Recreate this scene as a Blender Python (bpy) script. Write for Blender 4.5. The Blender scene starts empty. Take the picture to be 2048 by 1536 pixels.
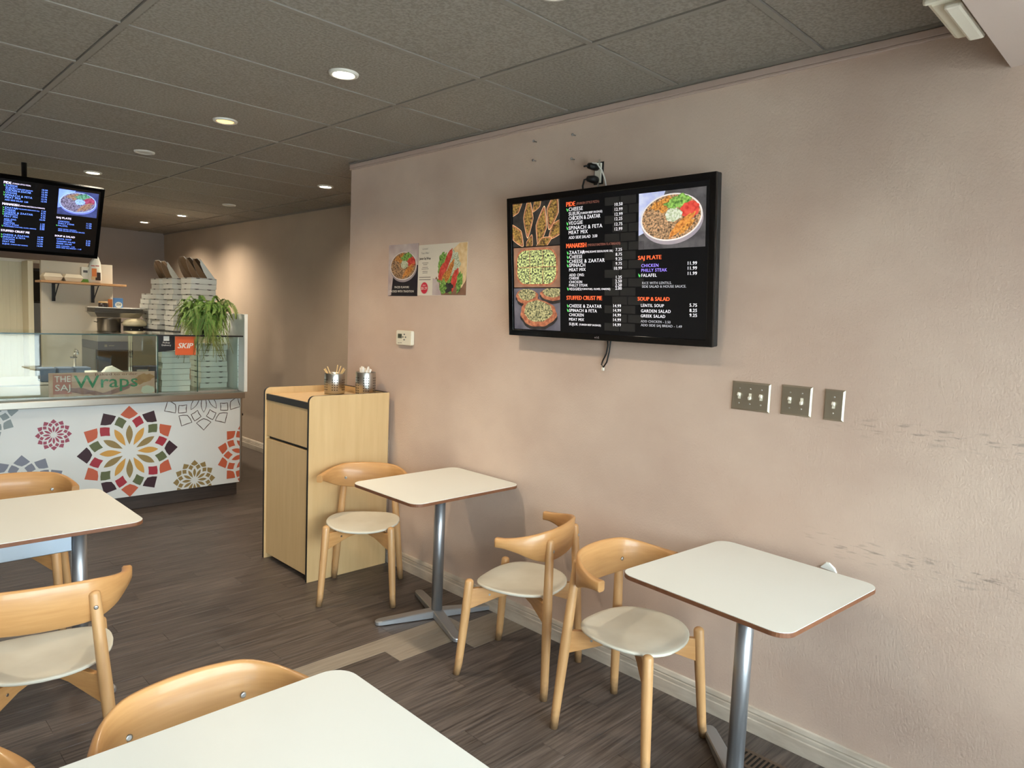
import bpy, bmesh, math, random
from mathutils import Matrix, Vector
random.seed(7)
R = math.radians
PI = math.pi
scene = bpy.context.scene
COL = scene.collection

# ------------------------------------------------------------------ camera
def cam_axes(yaw, pitch, roll):
    f = Vector((math.sin(yaw)*math.cos(pitch), math.cos(yaw)*math.cos(pitch), math.sin(pitch)))
    r = Vector((math.cos(yaw), -math.sin(yaw), 0)); u = r.cross(f)
    c, s = math.cos(roll), math.sin(roll)
    return f, c*r + s*u, -s*r + c*u
cf, cr, cu = cam_axes(R(45.096), R(-5.180), R(2.375))
camd = bpy.data.cameras.new('camera'); cam = bpy.data.objects.new('camera', camd); COL.objects.link(cam)
camd.sensor_width = 36.0; camd.lens = 1401.57*36/2048; camd.clip_start = .02; camd.clip_end = 300
m = Matrix.Identity(4)
for i in range(3):
    m[i][0] = cr[i]; m[i][1] = cu[i]; m[i][2] = -cf[i]
m[2][3] = 1.627
cam.matrix_world = m
scene.camera = cam

# ------------------------------------------------------------------ world, daylight, exposure
SKY = 17.0
world = bpy.data.worlds.new('sky'); scene.world = world; world.use_nodes = True
bg = world.node_tree.nodes['Background']
bg.inputs[0].default_value = (.86, .94, 1.0, 1); bg.inputs[1].default_value = SKY
vs = scene.view_settings
vs.view_transform = 'Standard'; vs.look = 'None'; vs.gamma = 1.0; vs.use_curve_mapping = False
vs.exposure = 0.2
POT = 60.0         # watts of one ceiling downlight

# ------------------------------------------------------------------ room measures (metres, floor z = 0)
XW = 2.661         # dining wall
YE = 4.29          # end of dining wall, service area begins
XA = 3.62          # wall of the service area
YB = 10.75         # back wall
XL = -2.6          # opposite wall
YF = -1.3          # shop front
H = 2.649

# ------------------------------------------------------------------ helpers: colours and materials
def lin(c):
    return tuple(((v/255)/12.92 if v/255 <= .04045 else ((v/255+.055)/1.055)**2.4) for v in c)
def rgba(c): return (*lin(c), 1)
MATS = {}
def M(name, col, rough=.5, metal=0., col2=None, vscale=6., stretch=(1, 1, 1), vdet=4, contrast=.25,
      bump=0., bscale=80., bstretch=None, emit=0., coat=0., rand=0., space='Object', spec=.5):
    if name in MATS: return MATS[name]
    mt = bpy.data.materials.new(name); mt.use_nodes = True; MATS[name] = mt
    nt = mt.node_tree; N = nt.nodes; L = nt.links; b = N['Principled BSDF']
    b.inputs['Roughness'].default_value = rough; b.inputs['Metallic'].default_value = metal
    b.inputs['Specular IOR Level'].default_value = spec
    b.inputs['Base Color'].default_value = rgba(col)
    if coat: b.inputs['Coat Weight'].default_value = coat; b.inputs['Coat Roughness'].default_value = .12
    tc = None
    def coords(st):
        nonlocal tc
        if tc is None: tc = N.new('ShaderNodeTexCoord')
        mp = N.new('ShaderNodeMapping'); mp.inputs['Scale'].default_value = st
        L.new(tc.outputs[space], mp.inputs[0])
        if rand:
            oi = N.new('ShaderNodeObjectInfo'); ml = N.new('ShaderNodeMath'); ml.operation = 'MULTIPLY'; ml.inputs[1].default_value = 37.
            L.new(oi.outputs['Random'], ml.inputs[0]); L.new(ml.outputs[0], mp.inputs['Location'])
        return mp
    out = None
    if col2 is not None:
        mp = coords(stretch); nz = N.new('ShaderNodeTexNoise'); nz.inputs['Scale'].default_value = vscale; nz.inputs['Detail'].default_value = vdet
        L.new(mp.outputs[0], nz.inputs['Vector'])
        rp = N.new('ShaderNodeValToRGB'); rp.color_ramp.elements[0].position = .5-contrast; rp.color_ramp.elements[1].position = .5+contrast
        rp.color_ramp.elements[0].color = rgba(col); rp.color_ramp.elements[1].color = rgba(col2)
        L.new(nz.outputs['Fac'], rp.inputs[0]); out = rp.outputs[0]
        if rand:
            oi = N.new('ShaderNodeObjectInfo'); mr = N.new('ShaderNodeMapRange'); mr.inputs['To Min'].default_value = 1-rand; mr.inputs['To Max'].default_value = 1+rand
            L.new(oi.outputs['Random'], mr.inputs[0]); hs = N.new('ShaderNodeHueSaturation'); L.new(mr.outputs[0], hs.inputs['Value']); L.new(out, hs.inputs['Color']); out = hs.outputs[0]
        L.new(out, b.inputs['Base Color'])
    if emit:
        b.inputs['Emission Strength'].default_value = emit
        if out: L.new(out, b.inputs['Emission Color'])
        else: b.inputs['Emission Color'].default_value = rgba(col)
    if bump:
        mp = coords(bstretch or (1, 1, 1)); nz = N.new('ShaderNodeTexNoise'); nz.inputs['Scale'].default_value = bscale; nz.inputs['Detail'].default_value = 3
        L.new(mp.outputs[0], nz.inputs['Vector'])
        bp = N.new('ShaderNodeBump'); bp.inputs['Strength'].default_value = bump; bp.inputs['Distance'].default_value = .004
        L.new(nz.outputs['Fac'], bp.inputs['Height']); L.new(bp.outputs[0], b.inputs['Normal'])
    return mt

def glass_mat(name, tint, refl=1.0):
    mt = bpy.data.materials.new(name); mt.use_nodes = True; nt = mt.node_tree; N = nt.nodes; L = nt.links
    for n in list(N): N.remove(n)
    o = N.new('ShaderNodeOutputMaterial'); mx = N.new('ShaderNodeMixShader'); t = N.new('ShaderNodeBsdfTransparent'); g = N.new('ShaderNodeBsdfGlossy')
    fr = N.new('ShaderNodeFresnel'); fr.inputs[0].default_value = 1.5
    t.inputs[0].default_value = rgba(tint); g.inputs['Roughness'].default_value = .01; g.inputs[0].default_value = (refl, refl, refl, 1)
    L.new(fr.outputs[0], mx.inputs[0]); L.new(t.outputs[0], mx.inputs[1]); L.new(g.outputs[0], mx.inputs[2]); L.new(mx.outputs[0], o.inputs[0])
    MATS[name] = mt; return mt

# ------------------------------------------------------------------ helpers: meshes
class MB:
    def __init__(s): s.v = []; s.f = []; s.m = []; s.s = []
    def face(s, idx, mi=0, sm=False): s.f.append(idx); s.m.append(mi); s.s.append(sm)
    def box(s, x0, x1, y0, y1, z0, z1, mi=0, rot=None):
        o = len(s.v); P = [(x, y, z) for z in (z0, z1) for y in (y0, y1) for x in (x0, x1)]
        if rot is not None: P = [tuple(rot @ Vector(p)) for p in P]
        s.v += P
        for q in ((0, 2, 3, 1), (4, 5, 7, 6), (0, 1, 5, 4), (2, 6, 7, 3), (0, 4, 6, 2), (1, 3, 7, 5)): s.face([o+i for i in q], mi)
        return s
    def tube(s, pts, rad, n=12, mi=0, cap=True, sm=True, rnd=False):
        pts = [Vector(p) for p in pts]; k = len(pts); rad = rad if isinstance(rad, (list, tuple)) else [rad]*k
        if rnd:   # rounded tip
            d = (pts[-1]-pts[-2]).normalized(); r = rad[-1]; e = pts[-1]; pts = pts[:-1]; rad = list(rad[:-1])
            for a in (0, 30, 55, 75, 88): pts.append(e - d*r*.7 + d*r*.7*math.sin(R(a))); rad.append(r*math.cos(R(a)))
            k = len(pts)
        o = len(s.v); t0 = (pts[1]-pts[0]).normalized(); a = Vector((0, 0, 1)) if abs(t0.z) < .9 else Vector((1, 0, 0))
        nx = t0.cross(a).normalized()
        for i in range(k):
            t = (pts[min(i+1, k-1)]-pts[max(i-1, 0)]).normalized(); nx = (nx - t*nx.dot(t)).normalized(); ny = t.cross(nx)
            for j in range(n):
                an = 2*PI*j/n; s.v.append(tuple(pts[i]+(nx*math.cos(an)+ny*math.sin(an))*rad[i]))
        for i in range(k-1):
            for j in range(n):
                s.face([o+i*n+j, o+i*n+(j+1) % n, o+(i+1)*n+(j+1) % n, o+(i+1)*n+j], mi, sm)
        if cap:
            s.face([o+j for j in range(n)][::-1], mi); s.face([o+(k-1)*n+j for j in range(n)], mi)
        return s
    def lathe(s, prof, c=(0, 0, 0), n=24, mi=0, cap=True):
        o = len(s.v)
        for r, z in prof:
            for j in range(n): s.v.append((c[0]+r*math.cos(2*PI*j/n), c[1]+r*math.sin(2*PI*j/n), c[2]+z))
        for i in range(len(prof)-1):
            for j in range(n): s.face([o+i*n+j, o+i*n+(j+1) % n, o+(i+1)*n+(j+1) % n, o+(i+1)*n+j], mi, True)
        if cap:
            s.face([o+j for j in range(n)][::-1], mi); s.face([o+(len(prof)-1)*n+j for j in range(n)], mi)
        return s
    def prism(s, poly, z0, z1, mi=0, side=None, sm=False):      # polygon in xy (counter-clockwise), extruded in z
        o = len(s.v); n = len(poly)
        s.v += [(x, y, z0) for x, y in poly]+[(x, y, z1) for x, y in poly]
        s.face([o+i for i in range(n)][::-1], mi); s.face([o+n+i for i in range(n)], mi)
        for i in range(n): s.face([o+i, o+(i+1) % n, o+n+(i+1) % n, o+n+i], mi if side is None else side, sm)
        return s
    def poly(s, pts, mi=0): o = len(s.v); s.v += [tuple(p) for p in pts]; s.face(list(range(o, o+len(pts))), mi); return s
    def loft(s, rings, mi=0, sm=True, cap=True):
        o = len(s.v); n = len(rings[0])
        for r in rings: s.v += [tuple(p) for p in r]
        for i in range(len(rings)-1):
            for j in range(n): s.face([o+i*n+j, o+i*n+(j+1) % n, o+(i+1)*n+(j+1) % n, o+(i+1)*n+j], mi, sm)
        if cap: s.face([o+j for j in range(n)][::-1], mi); s.face([o+(len(rings)-1)*n+j for j in range(n)], mi)
        return s
    def mesh(s, name, mats):
        me = bpy.data.meshes.new(name); me.from_pydata(s.v, [], s.f)
        for mt in (mats if isinstance(mats, (list, tuple)) else [mats]): me.materials.append(MATS[mt] if isinstance(mt, str) else mt)
        me.polygons.foreach_set('material_index', s.m); me.polygons.foreach_set('use_smooth', s.s); me.update(); return me
    def build(s, name, mats, parent=None, bevel=0., fix=False):
        me = s.mesh(name, mats)
        if fix:
            b = bmesh.new(); b.from_mesh(me); bmesh.ops.recalc_face_normals(b, faces=b.faces); b.to_mesh(me); b.free()
        o = bpy.data.objects.new(name, me); COL.objects.link(o)
        if parent is not None: o.parent = parent
        if bevel:
            md = o.modifiers.new('bevel', 'BEVEL'); md.width = bevel; md.segments = 2; md.limit_method = 'ANGLE'; md.angle_limit = R(40)
        return o
def box(name, x0, x1, y0, y1, z0, z1, mat, parent=None, bevel=0.): return MB().box(x0, x1, y0, y1, z0, z1).build(name, mat, parent, bevel)
def tag(o, label, cat, group=None, kind=None):
    o['label'] = label; o['category'] = cat
    if group: o['group'] = group
    if kind: o['kind'] = kind
    return o
def struct(o): o['kind'] = 'structure'; return o
def empty(name, loc=(0, 0, 0), rz=0.):
    o = bpy.data.objects.new(name, None); o.empty_display_size = .05; COL.objects.link(o); o.location = loc; o.rotation_euler = (0, 0, rz); return o
def frame(o, org, U, V):
    U = Vector(U).normalized(); V = Vector(V).normalized(); N = U.cross(V); mm = Matrix.Identity(4)
    for i in range(3): mm[i][0] = U[i]; mm[i][1] = V[i]; mm[i][2] = N[i]; mm[i][3] = org[i]
    o.matrix_world = mm; return o
def copy_tree(o, parent=None):
    c = o.copy(); COL.objects.link(c)
    if parent is not None: c.parent = parent
    for ch in [x for x in bpy.data.objects if x.parent == o]: copy_tree(ch, c)
    return c
def rrect(x0, x1, y0, y1, r, n=6):
    P = []
    for cx, cy, a0 in ((x1-r, y0+r, -90), (x1-r, y1-r, 0), (x0+r, y1-r, 90), (x0+r, y0+r, 180)):
        for k in range(n+1): a = R(a0+90*k/n); P.append((cx+r*math.cos(a), cy+r*math.sin(a)))
    return P
def blob(cx, cy, rx, ry, n=48, j=.1, seed=0, rot=0.):
    rg = random.Random(seed); P = []
    ph = [rg.random()*6.28 for _ in range(3)]
    for k in range(n):
        a = 2*PI*k/n; q = 1+j*(math.sin(3*a+ph[0])*.5+math.sin(7*a+ph[1])*.4+math.sin(11*a+ph[2])*.3)
        x, y = rx*q*math.cos(a), ry*q*math.sin(a); P.append((cx+x*math.cos(rot)-y*math.sin(rot), cy+x*math.sin(rot)+y*math.cos(rot)))
    return P

# text: flat lettering in a plane, collected per colour
class TextSheet:
    CAPH = None
    def __init__(s): s.items = []
    def add(s, txt, x, y, h, mi=0, right=None, align='L', bold=.0, z=.0, shear=0.): s.items.append((txt, x, y, h, mi, right, align, bold, z, shear)); return s
    def build(s, name, mats, parent, split=False):
        tmp = []
        for (txt, x, y, h, mi, right, align, bold, z, sh) in s.items+[('H', 0, 0, 1, 0, None, 'L', 0, 0, 0)]:
            cu = bpy.data.curves.new('t', 'FONT'); cu.body = txt; cu.size = 1.; cu.resolution_u = 2; cu.shear = sh; cu.space_character = 1.1 if right is None else 1.0
            o = bpy.data.objects.new('t', cu); COL.objects.link(o); tmp.append(o)
        dg = bpy.context.evaluated_depsgraph_get(); dg.update(); mb = MB()
        meshes = []
        for o in tmp:
            e = o.evaluated_get(dg); me = e.to_mesh(); meshes.append(([tuple(v.co) for v in me.vertices], [tuple(p.vertices) for p in me.polygons])); e.to_mesh_clear()
        cap = max(v[1] for v in meshes[-1][0])
        for it, (vv, ff) in zip(s.items, meshes[:-1]):
            txt, x, y, h, mi, right, align, bold, z, sh = it
            if not vv: continue
            k = h/cap; x0 = min(v[0] for v in vv); x1 = max(v[0] for v in vv); kx = k
            if right is not None: kx = (right-x)/(x1-x0)
            w = (x1-x0)*kx; ox = x if align == 'L' else (x-w if align == 'R' else x-w/2)
            if split: mb = MB()
            o0 = len(mb.v); mb.v += [(ox+(v[0]-x0)*kx, y+v[1]*k, z) for v in vv]
            for f in ff: mb.face([o0+i for i in f], 0 if split else mi)
            for dx in ((-bold*h, bold*h) if bold else ()):      # heavier weight: the same glyphs again, a hair to each side
                o1 = len(mb.v); mb.v += [(ox+(v[0]-x0)*kx+dx, y+v[1]*k, z-.00002) for v in vv]
                for f in ff: mb.face([o1+i for i in f], 0 if split else mi)
            if split: last = mb.build(name, mats[mi], parent)
        for o in tmp: c = o.data; bpy.data.objects.remove(o); bpy.data.curves.remove(c)
        return last if split else mb.build(name, mats, parent)

# ------------------------------------------------------------------ materials
def wall_material(name, c1, c2):
    mt = bpy.data.materials.new(name); mt.use_nodes = True; MATS[name] = mt
    nt = mt.node_tree; N = nt.nodes; L = nt.links; b = N['Principled BSDF']; b.inputs['Roughness'].default_value = .62; b.inputs['Specular IOR Level'].default_value = .3
    tc = N.new('ShaderNodeTexCoord')
    def noise(scale, st, det=4):
        mp = N.new('ShaderNodeMapping'); mp.inputs['Scale'].default_value = st; L.new(tc.outputs['Object'], mp.inputs[0])
        nz = N.new('ShaderNodeTexNoise'); nz.inputs['Scale'].default_value = scale; nz.inputs['Detail'].default_value = det; L.new(mp.outputs[0], nz.inputs['Vector']); return nz
    def ramp(src, p0, p1, a, c):
        r = N.new('ShaderNodeValToRGB'); r.color_ramp.elements[0].position = p0; r.color_ramp.elements[1].position = p1
        r.color_ramp.elements[0].color = a; r.color_ramp.elements[1].color = c; L.new(src, r.inputs[0]); return r.outputs[0]
    base = ramp(noise(1.6, (1, 1, 1.3), 7).outputs['Fac'], .35, .65, rgba(c1), rgba(c2))
    # scuffs: rubbed streaks at chair-back and table height
    sc = ramp(noise(17, (1, 1, 6), 8).outputs['Fac'], .55, .68, (0, 0, 0, 1), (1, 1, 1, 1))
    sx = N.new('ShaderNodeSeparateXYZ'); L.new(tc.outputs['Object'], sx.inputs[0])
    def band(z, w):
        s_ = N.new('ShaderNodeMath'); s_.operation = 'SUBTRACT'; s_.inputs[1].default_value = z; L.new(sx.outputs['Z'], s_.inputs[0])
        a = N.new('ShaderNodeMath'); a.operation = 'ABSOLUTE'; L.new(s_.outputs[0], a.inputs[0])
        mr = N.new('ShaderNodeMapRange'); mr.inputs['From Min'].default_value = 0; mr.inputs['From Max'].default_value = w; mr.inputs['To Min'].default_value = 1; mr.inputs['To Max'].default_value = 0
        L.new(a.outputs[0], mr.inputs[0]); return mr.outputs[0]
    mx0 = N.new('ShaderNodeMath'); mx0.operation = 'MAXIMUM'; L.new(band(1.30, .05), mx0.inputs[0]); L.new(band(.85, .06), mx0.inputs[1])
    patch = ramp(noise(1.1, (1, 1, .4), 2).outputs['Fac'], .40, .55, (0, 0, 0, 1), (1, 1, 1, 1))
    m1 = N.new('ShaderNodeMath'); m1.operation = 'MULTIPLY'; L.new(sc, m1.inputs[0]); L.new(mx0.outputs[0], m1.inputs[1])
    m2 = N.new('ShaderNodeMath'); m2.operation = 'MULTIPLY'; L.new(m1.outputs[0], m2.inputs[0]); L.new(patch, m2.inputs[1])
    m3 = N.new('ShaderNodeMath'); m3.operation = 'MULTIPLY'; m3.inputs[1].default_value = .6
    my = N.new('ShaderNodeMapRange'); my.inputs['From Min'].default_value = 1.7; my.inputs['From Max'].default_value = .7; L.new(sx.outputs['Y'], my.inputs[0])
    m4 = N.new('ShaderNodeMath'); m4.operation = 'MULTIPLY'; L.new(m2.outputs[0], m4.inputs[0]); L.new(my.outputs[0], m4.inputs[1]); L.new(m4.outputs[0], m3.inputs[0])
    # specks
    sp = ramp(noise(70, (1, 1, 1.6), 3).outputs['Fac'], .76, .80, (0, 0, 0, 1), (.32, .32, .32, 1))
    ad = N.new('ShaderNodeMath'); ad.operation = 'MAXIMUM'; L.new(m3.outputs[0], ad.inputs[0]); L.new(sp, ad.inputs[1])
    mix = N.new('ShaderNodeMixRGB'); mix.inputs[2].default_value = rgba((104, 92, 84)); L.new(ad.outputs[0], mix.inputs[0]); L.new(base, mix.inputs[1])
    L.new(mix.outputs[0], b.inputs['Base Color'])
    nb = noise(130, (1, 1, .8), 3); bp = N.new('ShaderNodeBump'); bp.inputs['Strength'].default_value = .33; bp.inputs['Distance'].default_value = .004
    L.new(nb.outputs['Fac'], bp.inputs['Height']); L.new(bp.outputs[0], b.inputs['Normal'])
wall_material('wall_paint', (198, 174, 157), (214, 192, 174))
wall_material('service_paint', (176, 158, 140), (184, 166, 147))
M('back_paint', (160, 149, 142), .7, bump=.15, bscale=90)
M('soffit_paint', (205, 188, 178), .7, bump=.15, bscale=90)
M('plain_wall', (190, 176, 162), .7)
M('ceiling_tile', (150, 142, 132), .8, col2=(128, 121, 112), vscale=90, contrast=.12, bump=.55, bscale=120, rand=.05)
M('ceiling_grid', (134, 127, 118), .6)
M('ceiling_void', (40, 38, 35), .9)
M('floor_plank', (56, 49, 45), .38, col2=(108, 97, 90), vscale=3.2, stretch=(1.2, 26, 1), vdet=8, contrast=.22, bump=.25, bscale=10, bstretch=(1.2, 40, 1), rand=.12, spec=.4)
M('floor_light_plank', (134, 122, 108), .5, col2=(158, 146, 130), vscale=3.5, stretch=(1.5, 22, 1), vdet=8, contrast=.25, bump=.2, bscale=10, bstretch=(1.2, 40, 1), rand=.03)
M('floor_base', (60, 51, 46), .38, col2=(98, 86, 78), vscale=3.2, stretch=(1.2, 26, 1), vdet=8, bump=.2, bscale=10, bstretch=(1.2, 40, 1))
M('baseboard', (205, 194, 178), .5, col2=(178, 165, 148), vscale=14, stretch=(1, .5, 2), contrast=.2)
M('moulding', (190, 168, 155), .6)
M('beech', (188, 142, 92), .45, col2=(204, 160, 108), vscale=4, stretch=(14, 14, 1.2), vdet=5, bump=.05, bscale=20, coat=.2, rand=.04)
def foot_wear(mt):
    nt = mt.node_tree; N = nt.nodes; L = nt.links; b = N['Principled BSDF']; src = b.inputs['Base Color'].links[0].from_socket
    tc = N.new('ShaderNodeTexCoord'); sx = N.new('ShaderNodeSeparateXYZ'); L.new(tc.outputs['Object'], sx.inputs[0])
    nz = N.new('ShaderNodeTexNoise'); nz.inputs['Scale'].default_value = 30; L.new(tc.outputs['Object'], nz.inputs['Vector'])
    ad = N.new('ShaderNodeMath'); ad.operation = 'MULTIPLY_ADD'; ad.inputs[1].default_value = -.12; L.new(nz.outputs['Fac'], ad.inputs[0]); L.new(sx.outputs['Z'], ad.inputs[2])
    mr = N.new('ShaderNodeMapRange'); mr.inputs['From Min'].default_value = -.06; mr.inputs['From Max'].default_value = .03; mr.inputs['To Min'].default_value = .75; mr.inputs['To Max'].default_value = 0; L.new(ad.outputs[0], mr.inputs[0])
    mx = N.new('ShaderNodeMixRGB'); mx.inputs[2].default_value = rgba((92, 74, 56)); L.new(mr.outputs[0], mx.inputs[0]); L.new(src, mx.inputs[1]); L.new(mx.outputs[0], b.inputs['Base Color'])
foot_wear(MATS['beech'])
M('beech_bent', (184, 134, 80), .42, col2=(202, 153, 98), vscale=4, stretch=(1.5, 3, 16), vdet=5, coat=.25, rand=.04)
M('seat_cream', (222, 218, 203), .5, col2=(198, 191, 172), vscale=5, contrast=.3, vdet=3)
M('seat_edge', (226, 219, 198), .5)
M('worn_wood', (122, 92, 62), .7, col2=(168, 122, 76), vscale=20)
M('screw_metal', (190, 190, 188), .3, 1.)
M('laminate', (225, 225, 217), .36, spec=.4, col2=(221, 220, 210), vscale=2)
M('ply_edge', (108, 66, 42), .5, col2=(126, 82, 54), vscale=30)
M('table_steel', (172, 174, 177), .36, .85)
M('table_base', (168, 169, 170), .42, .7)
M('crossbar', (168, 180, 192), .3, .9)
M('maple_laminate', (204, 170, 120), .45, col2=(216, 184, 134), vscale=3.5, stretch=(9, 9, .8), vdet=6, contrast=.3)
M('black_edge', (22, 19, 18), .45)
M('steel', (190, 188, 182), .28, 1., bump=.03, bscale=60, bstretch=(1, 1, 12))
M('brushed', (178, 172, 160), .32, 1.)
M('plate_steel', (168, 159, 142), .42, .8)
M('dark', (16, 15, 14), .6)
M('chrome', (215, 215, 215), .12, 1.)
M('white_plastic', (228, 222, 206), .45)
M('cream_plastic', (226, 220, 200), .5)
M('lcd', (74, 78, 66), .3)
M('black_gloss', (10, 10, 11), .12, spec=.5)
M('tv_matte', (7, 7, 7), .9, spec=.1)
M('tv_back', (20, 20, 20), .5)
M('screen', (12, 13, 15), .06, emit=.6, spec=.4)
M('black_plastic', (18, 18, 18), .45)
M('white_cable', (230, 228, 222), .5)
M('counter_white', (224, 227, 224), .45, col2=(218, 221, 218), vscale=3)
M('toe_kick', (58, 48, 42), .5, col2=(80, 68, 60), vscale=3, stretch=(2, 2, 22))
M('paper_white', (226, 226, 218), .7)
M('card_white', (222, 222, 214), .65, rand=.03, col2=(214, 214, 206), vscale=3)
M('card_brown', (132, 104, 76), .8, col2=(112, 86, 60), vscale=4)
M('card_seam', (104, 98, 88), .9)
M('card_slot', (48, 42, 36), .9)
M('card_grey', (196, 190, 178), .7, rand=.04, col2=(186, 180, 168), vscale=3)
M('lamp_lens', (255, 246, 225), .4, emit=28.)
M('lamp_lens_warm', (255, 190, 104), .4, emit=3.2)
M('lamp_off', (196, 190, 176), .4)
M('lamp_trim', (206, 202, 192), .45)
M('register', (104, 88, 74), .4, .5)
M('frond', (80, 120, 42), .6, col2=(124, 158, 66), vscale=9, rand=.25)
M('frond_pale', (142, 150, 78), .6, col2=(112, 140, 60), vscale=9, rand=.2)
M('stem', (118, 112, 56), .6)
M('soil', (44, 34, 26), .9)
M('board_wood', (176, 132, 88), .5, col2=(196, 152, 106), vscale=4, stretch=(1, 10, 10))
M('panel_grey', (204, 196, 178), .6, col2=(196, 188, 170), vscale=2)
M('cooler_cream', (222, 212, 182), .5, col2=(212, 202, 172), vscale=2, stretch=(8, 8, .4))
M('iron', (52, 52, 54), .5, .6)
M('foam', (228, 216, 190), .7)
M('alu', (176, 172, 164), .32, .95, bump=.6, bscale=34)
M('pot_steel', (128, 122, 114), .35, .9)
M('clear_plastic', (214, 204, 172), .25, col2=(190, 178, 146), vscale=20, bump=.4, bscale=40)
M('oven_grey', (120, 122, 124), .4, .5)
M('oven_band', (82, 86, 96), .4, .3)
M('stainless_light', (176, 174, 166), .38, .7)
M('blue_box', (92, 140, 196), .6)
M('orange_box', (196, 112, 52), .6)
M('jar_brown', (52, 40, 34), .3)
M('jar_lid', (190, 158, 112), .5)
M('green_label', (104, 158, 62), .6)
M('carton', (214, 214, 202), .6)
M('straw_wood', (224, 190, 132), .6)
M('straw_white', (232, 226, 216), .5)
M('red_ink', (150, 46, 42), .6)
M('grey_ink', (88, 90, 90), .6)
M('outdoor_ground', (196, 194, 190), .8)
M('outdoor_metal', (40, 42, 46), .5, .6)
M('street_wall', (120, 126, 136), .7, col2=(150, 156, 164), vscale=1.2, stretch=(.4, 1, 1))
M('alu_frame', (120, 120, 122), .4, .8)
M('blue_tub', (96, 112, 138), .5)
M('paper_tub', (226, 226, 214), .6)
glass_mat('case_glass', (243, 249, 246)); glass_mat('window_glass', (248, 252, 252))
M('glass_edge', (64, 92, 84), .2)

# ------------------------------------------------------------------ ROOM SHELL
floor = struct(box('floor', XL, XA, YF, YB, -.06, -.0015, 'floor_base'))
ceil = struct(box('ceiling', XL, XA, YF, YB, 2.668, 2.75, 'ceiling_void'))
struct(box('wall_right', XW, XA, YF, YE, -.06, 2.668, 'wall_paint'))
struct(box('wall_service', XA, XA+.12, YE-.5, YB+.12, -.06, 2.75, 'service_paint'))
struct(box('wall_back', XL-.12, XA, YB, YB+.12, -.06, 2.75, 'back_paint'))
struct(box('wall_left', XL-.12, XL, YF-.12, YB, -.06, 2.75, 'plain_wall'))
soff = struct(box('ceiling_soffit', XL, XW, YF, .528, 2.471, 2.668, 'soffit_paint'))
wf = struct(MB().box(2.62, XA, YF-.12, YF, -.06, 2.75).box(XL, 2.62, YF-.12, YF, 2.42, 2.75).box(XL, 2.62, YF-.12, YF, -.06, .06).build('wall_front', 'plain_wall'))
for i, (a, b) in enumerate(((-2.6, -1.3), (-1.3, 0.), (0., 1.31), (1.31, 2.62))):
    wn = struct(MB().box(a, b, YF-.075, YF-.067, .06, 2.42).build('window_%d' % (i+1), 'window_glass'))
    MB().box(a, a+.04, YF-.1, YF-.04, .06, 2.42).box(b-.04, b, YF-.1, YF-.04, .06, 2.42).box(a+.04, b-.04, YF-.1, YF-.04, 2.36, 2.42).box(a+.04, b-.04, YF-.1, YF-.04, .06, .12).build('window_frame', 'alu_frame', wn)
# portal that guides daylight sampling through the shop window
pl = bpy.data.lights.new('window_portal', 'AREA'); pl.shape = 'RECTANGLE'; pl.size = 5.2; pl.size_y = 2.36
pl.cycles.is_portal = True
po = bpy.data.objects.new('window_portal', pl); COL.objects.link(po); po.location = (.01, YF+.02, 1.24); po.rotation_euler = (R(90), 0, 0)
struct(box('ground_outside', -60, 60, -90, YF-.12, -.12, -.03, 'outdoor_ground'))
struct(box('street_building', -40, 40, -34, -28, -.03, 4.2, 'street_wall'))

# ceiling tiles (610 x 1220) and their grid
GX = [-2.81, -1.59, -.37, .852, 2.0726, 3.29, 4.5]; GY0 = 1.7253
tile_mesh = {}
def tile(x0, x1, y0, y1):
    g = .014; w, d = round(x1-x0-g*2, 3), round(y1-y0-g*2, 3)
    if w < .03 or d < .03: return
    if (w, d) not in tile_mesh:
        e = .006; mb = MB(); b = [(0, 0), (w, 0), (w, d), (0, d)]; t = [(e, e), (w-e, e), (w-e, d-e), (e, d-e)]
        rings = [[(x, y, .012) for x, y in b], [(x, y, .004) for x, y in b], [(x, y, 0.) for x, y in t]]
        mb.loft(rings[::-1], sm=False); tile_mesh[(w, d)] = mb.mesh('ceiling_tile', 'ceiling_tile')
    o = bpy.data.objects.new('ceiling_tile', tile_mesh[(w, d)]); COL.objects.link(o); o.parent = ceil; o.location = (x0+g, y0+g, H+.003)
ys = [.528]+[GY0+.61*k for k in range(-1, 15) if .6 < GY0+.61*k < YB]+[YB]
for i in range(1, len(GX)-1):
    for j in range(len(ys)-1):
        x0, x1 = GX[i], GX[i+1]; lim = XW if (ys[j]+ys[j+1])/2 < YE else XA
        if ys[j] < YE < ys[j+1] and x1 > XW: pass
        x1 = min(x1, lim)
        if x0 < lim: tile(x0, x1, ys[j], ys[j+1])
for x in GX[1:-1]:
    y0 = .528 if x < XW else YE
    box('ceiling_grid_runner', x-.012, x+.012, y0, YB, H, H+.02, 'ceiling_grid', ceil)
for y in ys[1:-1]:
    lim = XW if y < YE else XA
    for i in range(1, len(GX)-1):
        a, b = GX[i]+.012, min(GX[i+1]-.012, lim)
        if b > a: box('ceiling_grid_tee', a, b, y-.012, y+.012, H+.0005, H+.02, 'ceiling_grid', ceil)
# wall angle and little cornice strip along the dining wall
struct(MB().box(XW-.022, XW, .528, YE, H-.006, H+.016).build('trim_1', 'ceiling_grid'))
struct(MB().box(XW-.012, XW, .528, YE+.006, H-.034, H-.008).box(XW-.012, XW, .528, YE+.006, H-.045, H-.0345).build('trim_2', 'moulding', bevel=.003))
struct(box('trim_3', XA-.012, XA, YE, YB, H-.012, H+.006, 'ceiling_grid'))

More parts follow.
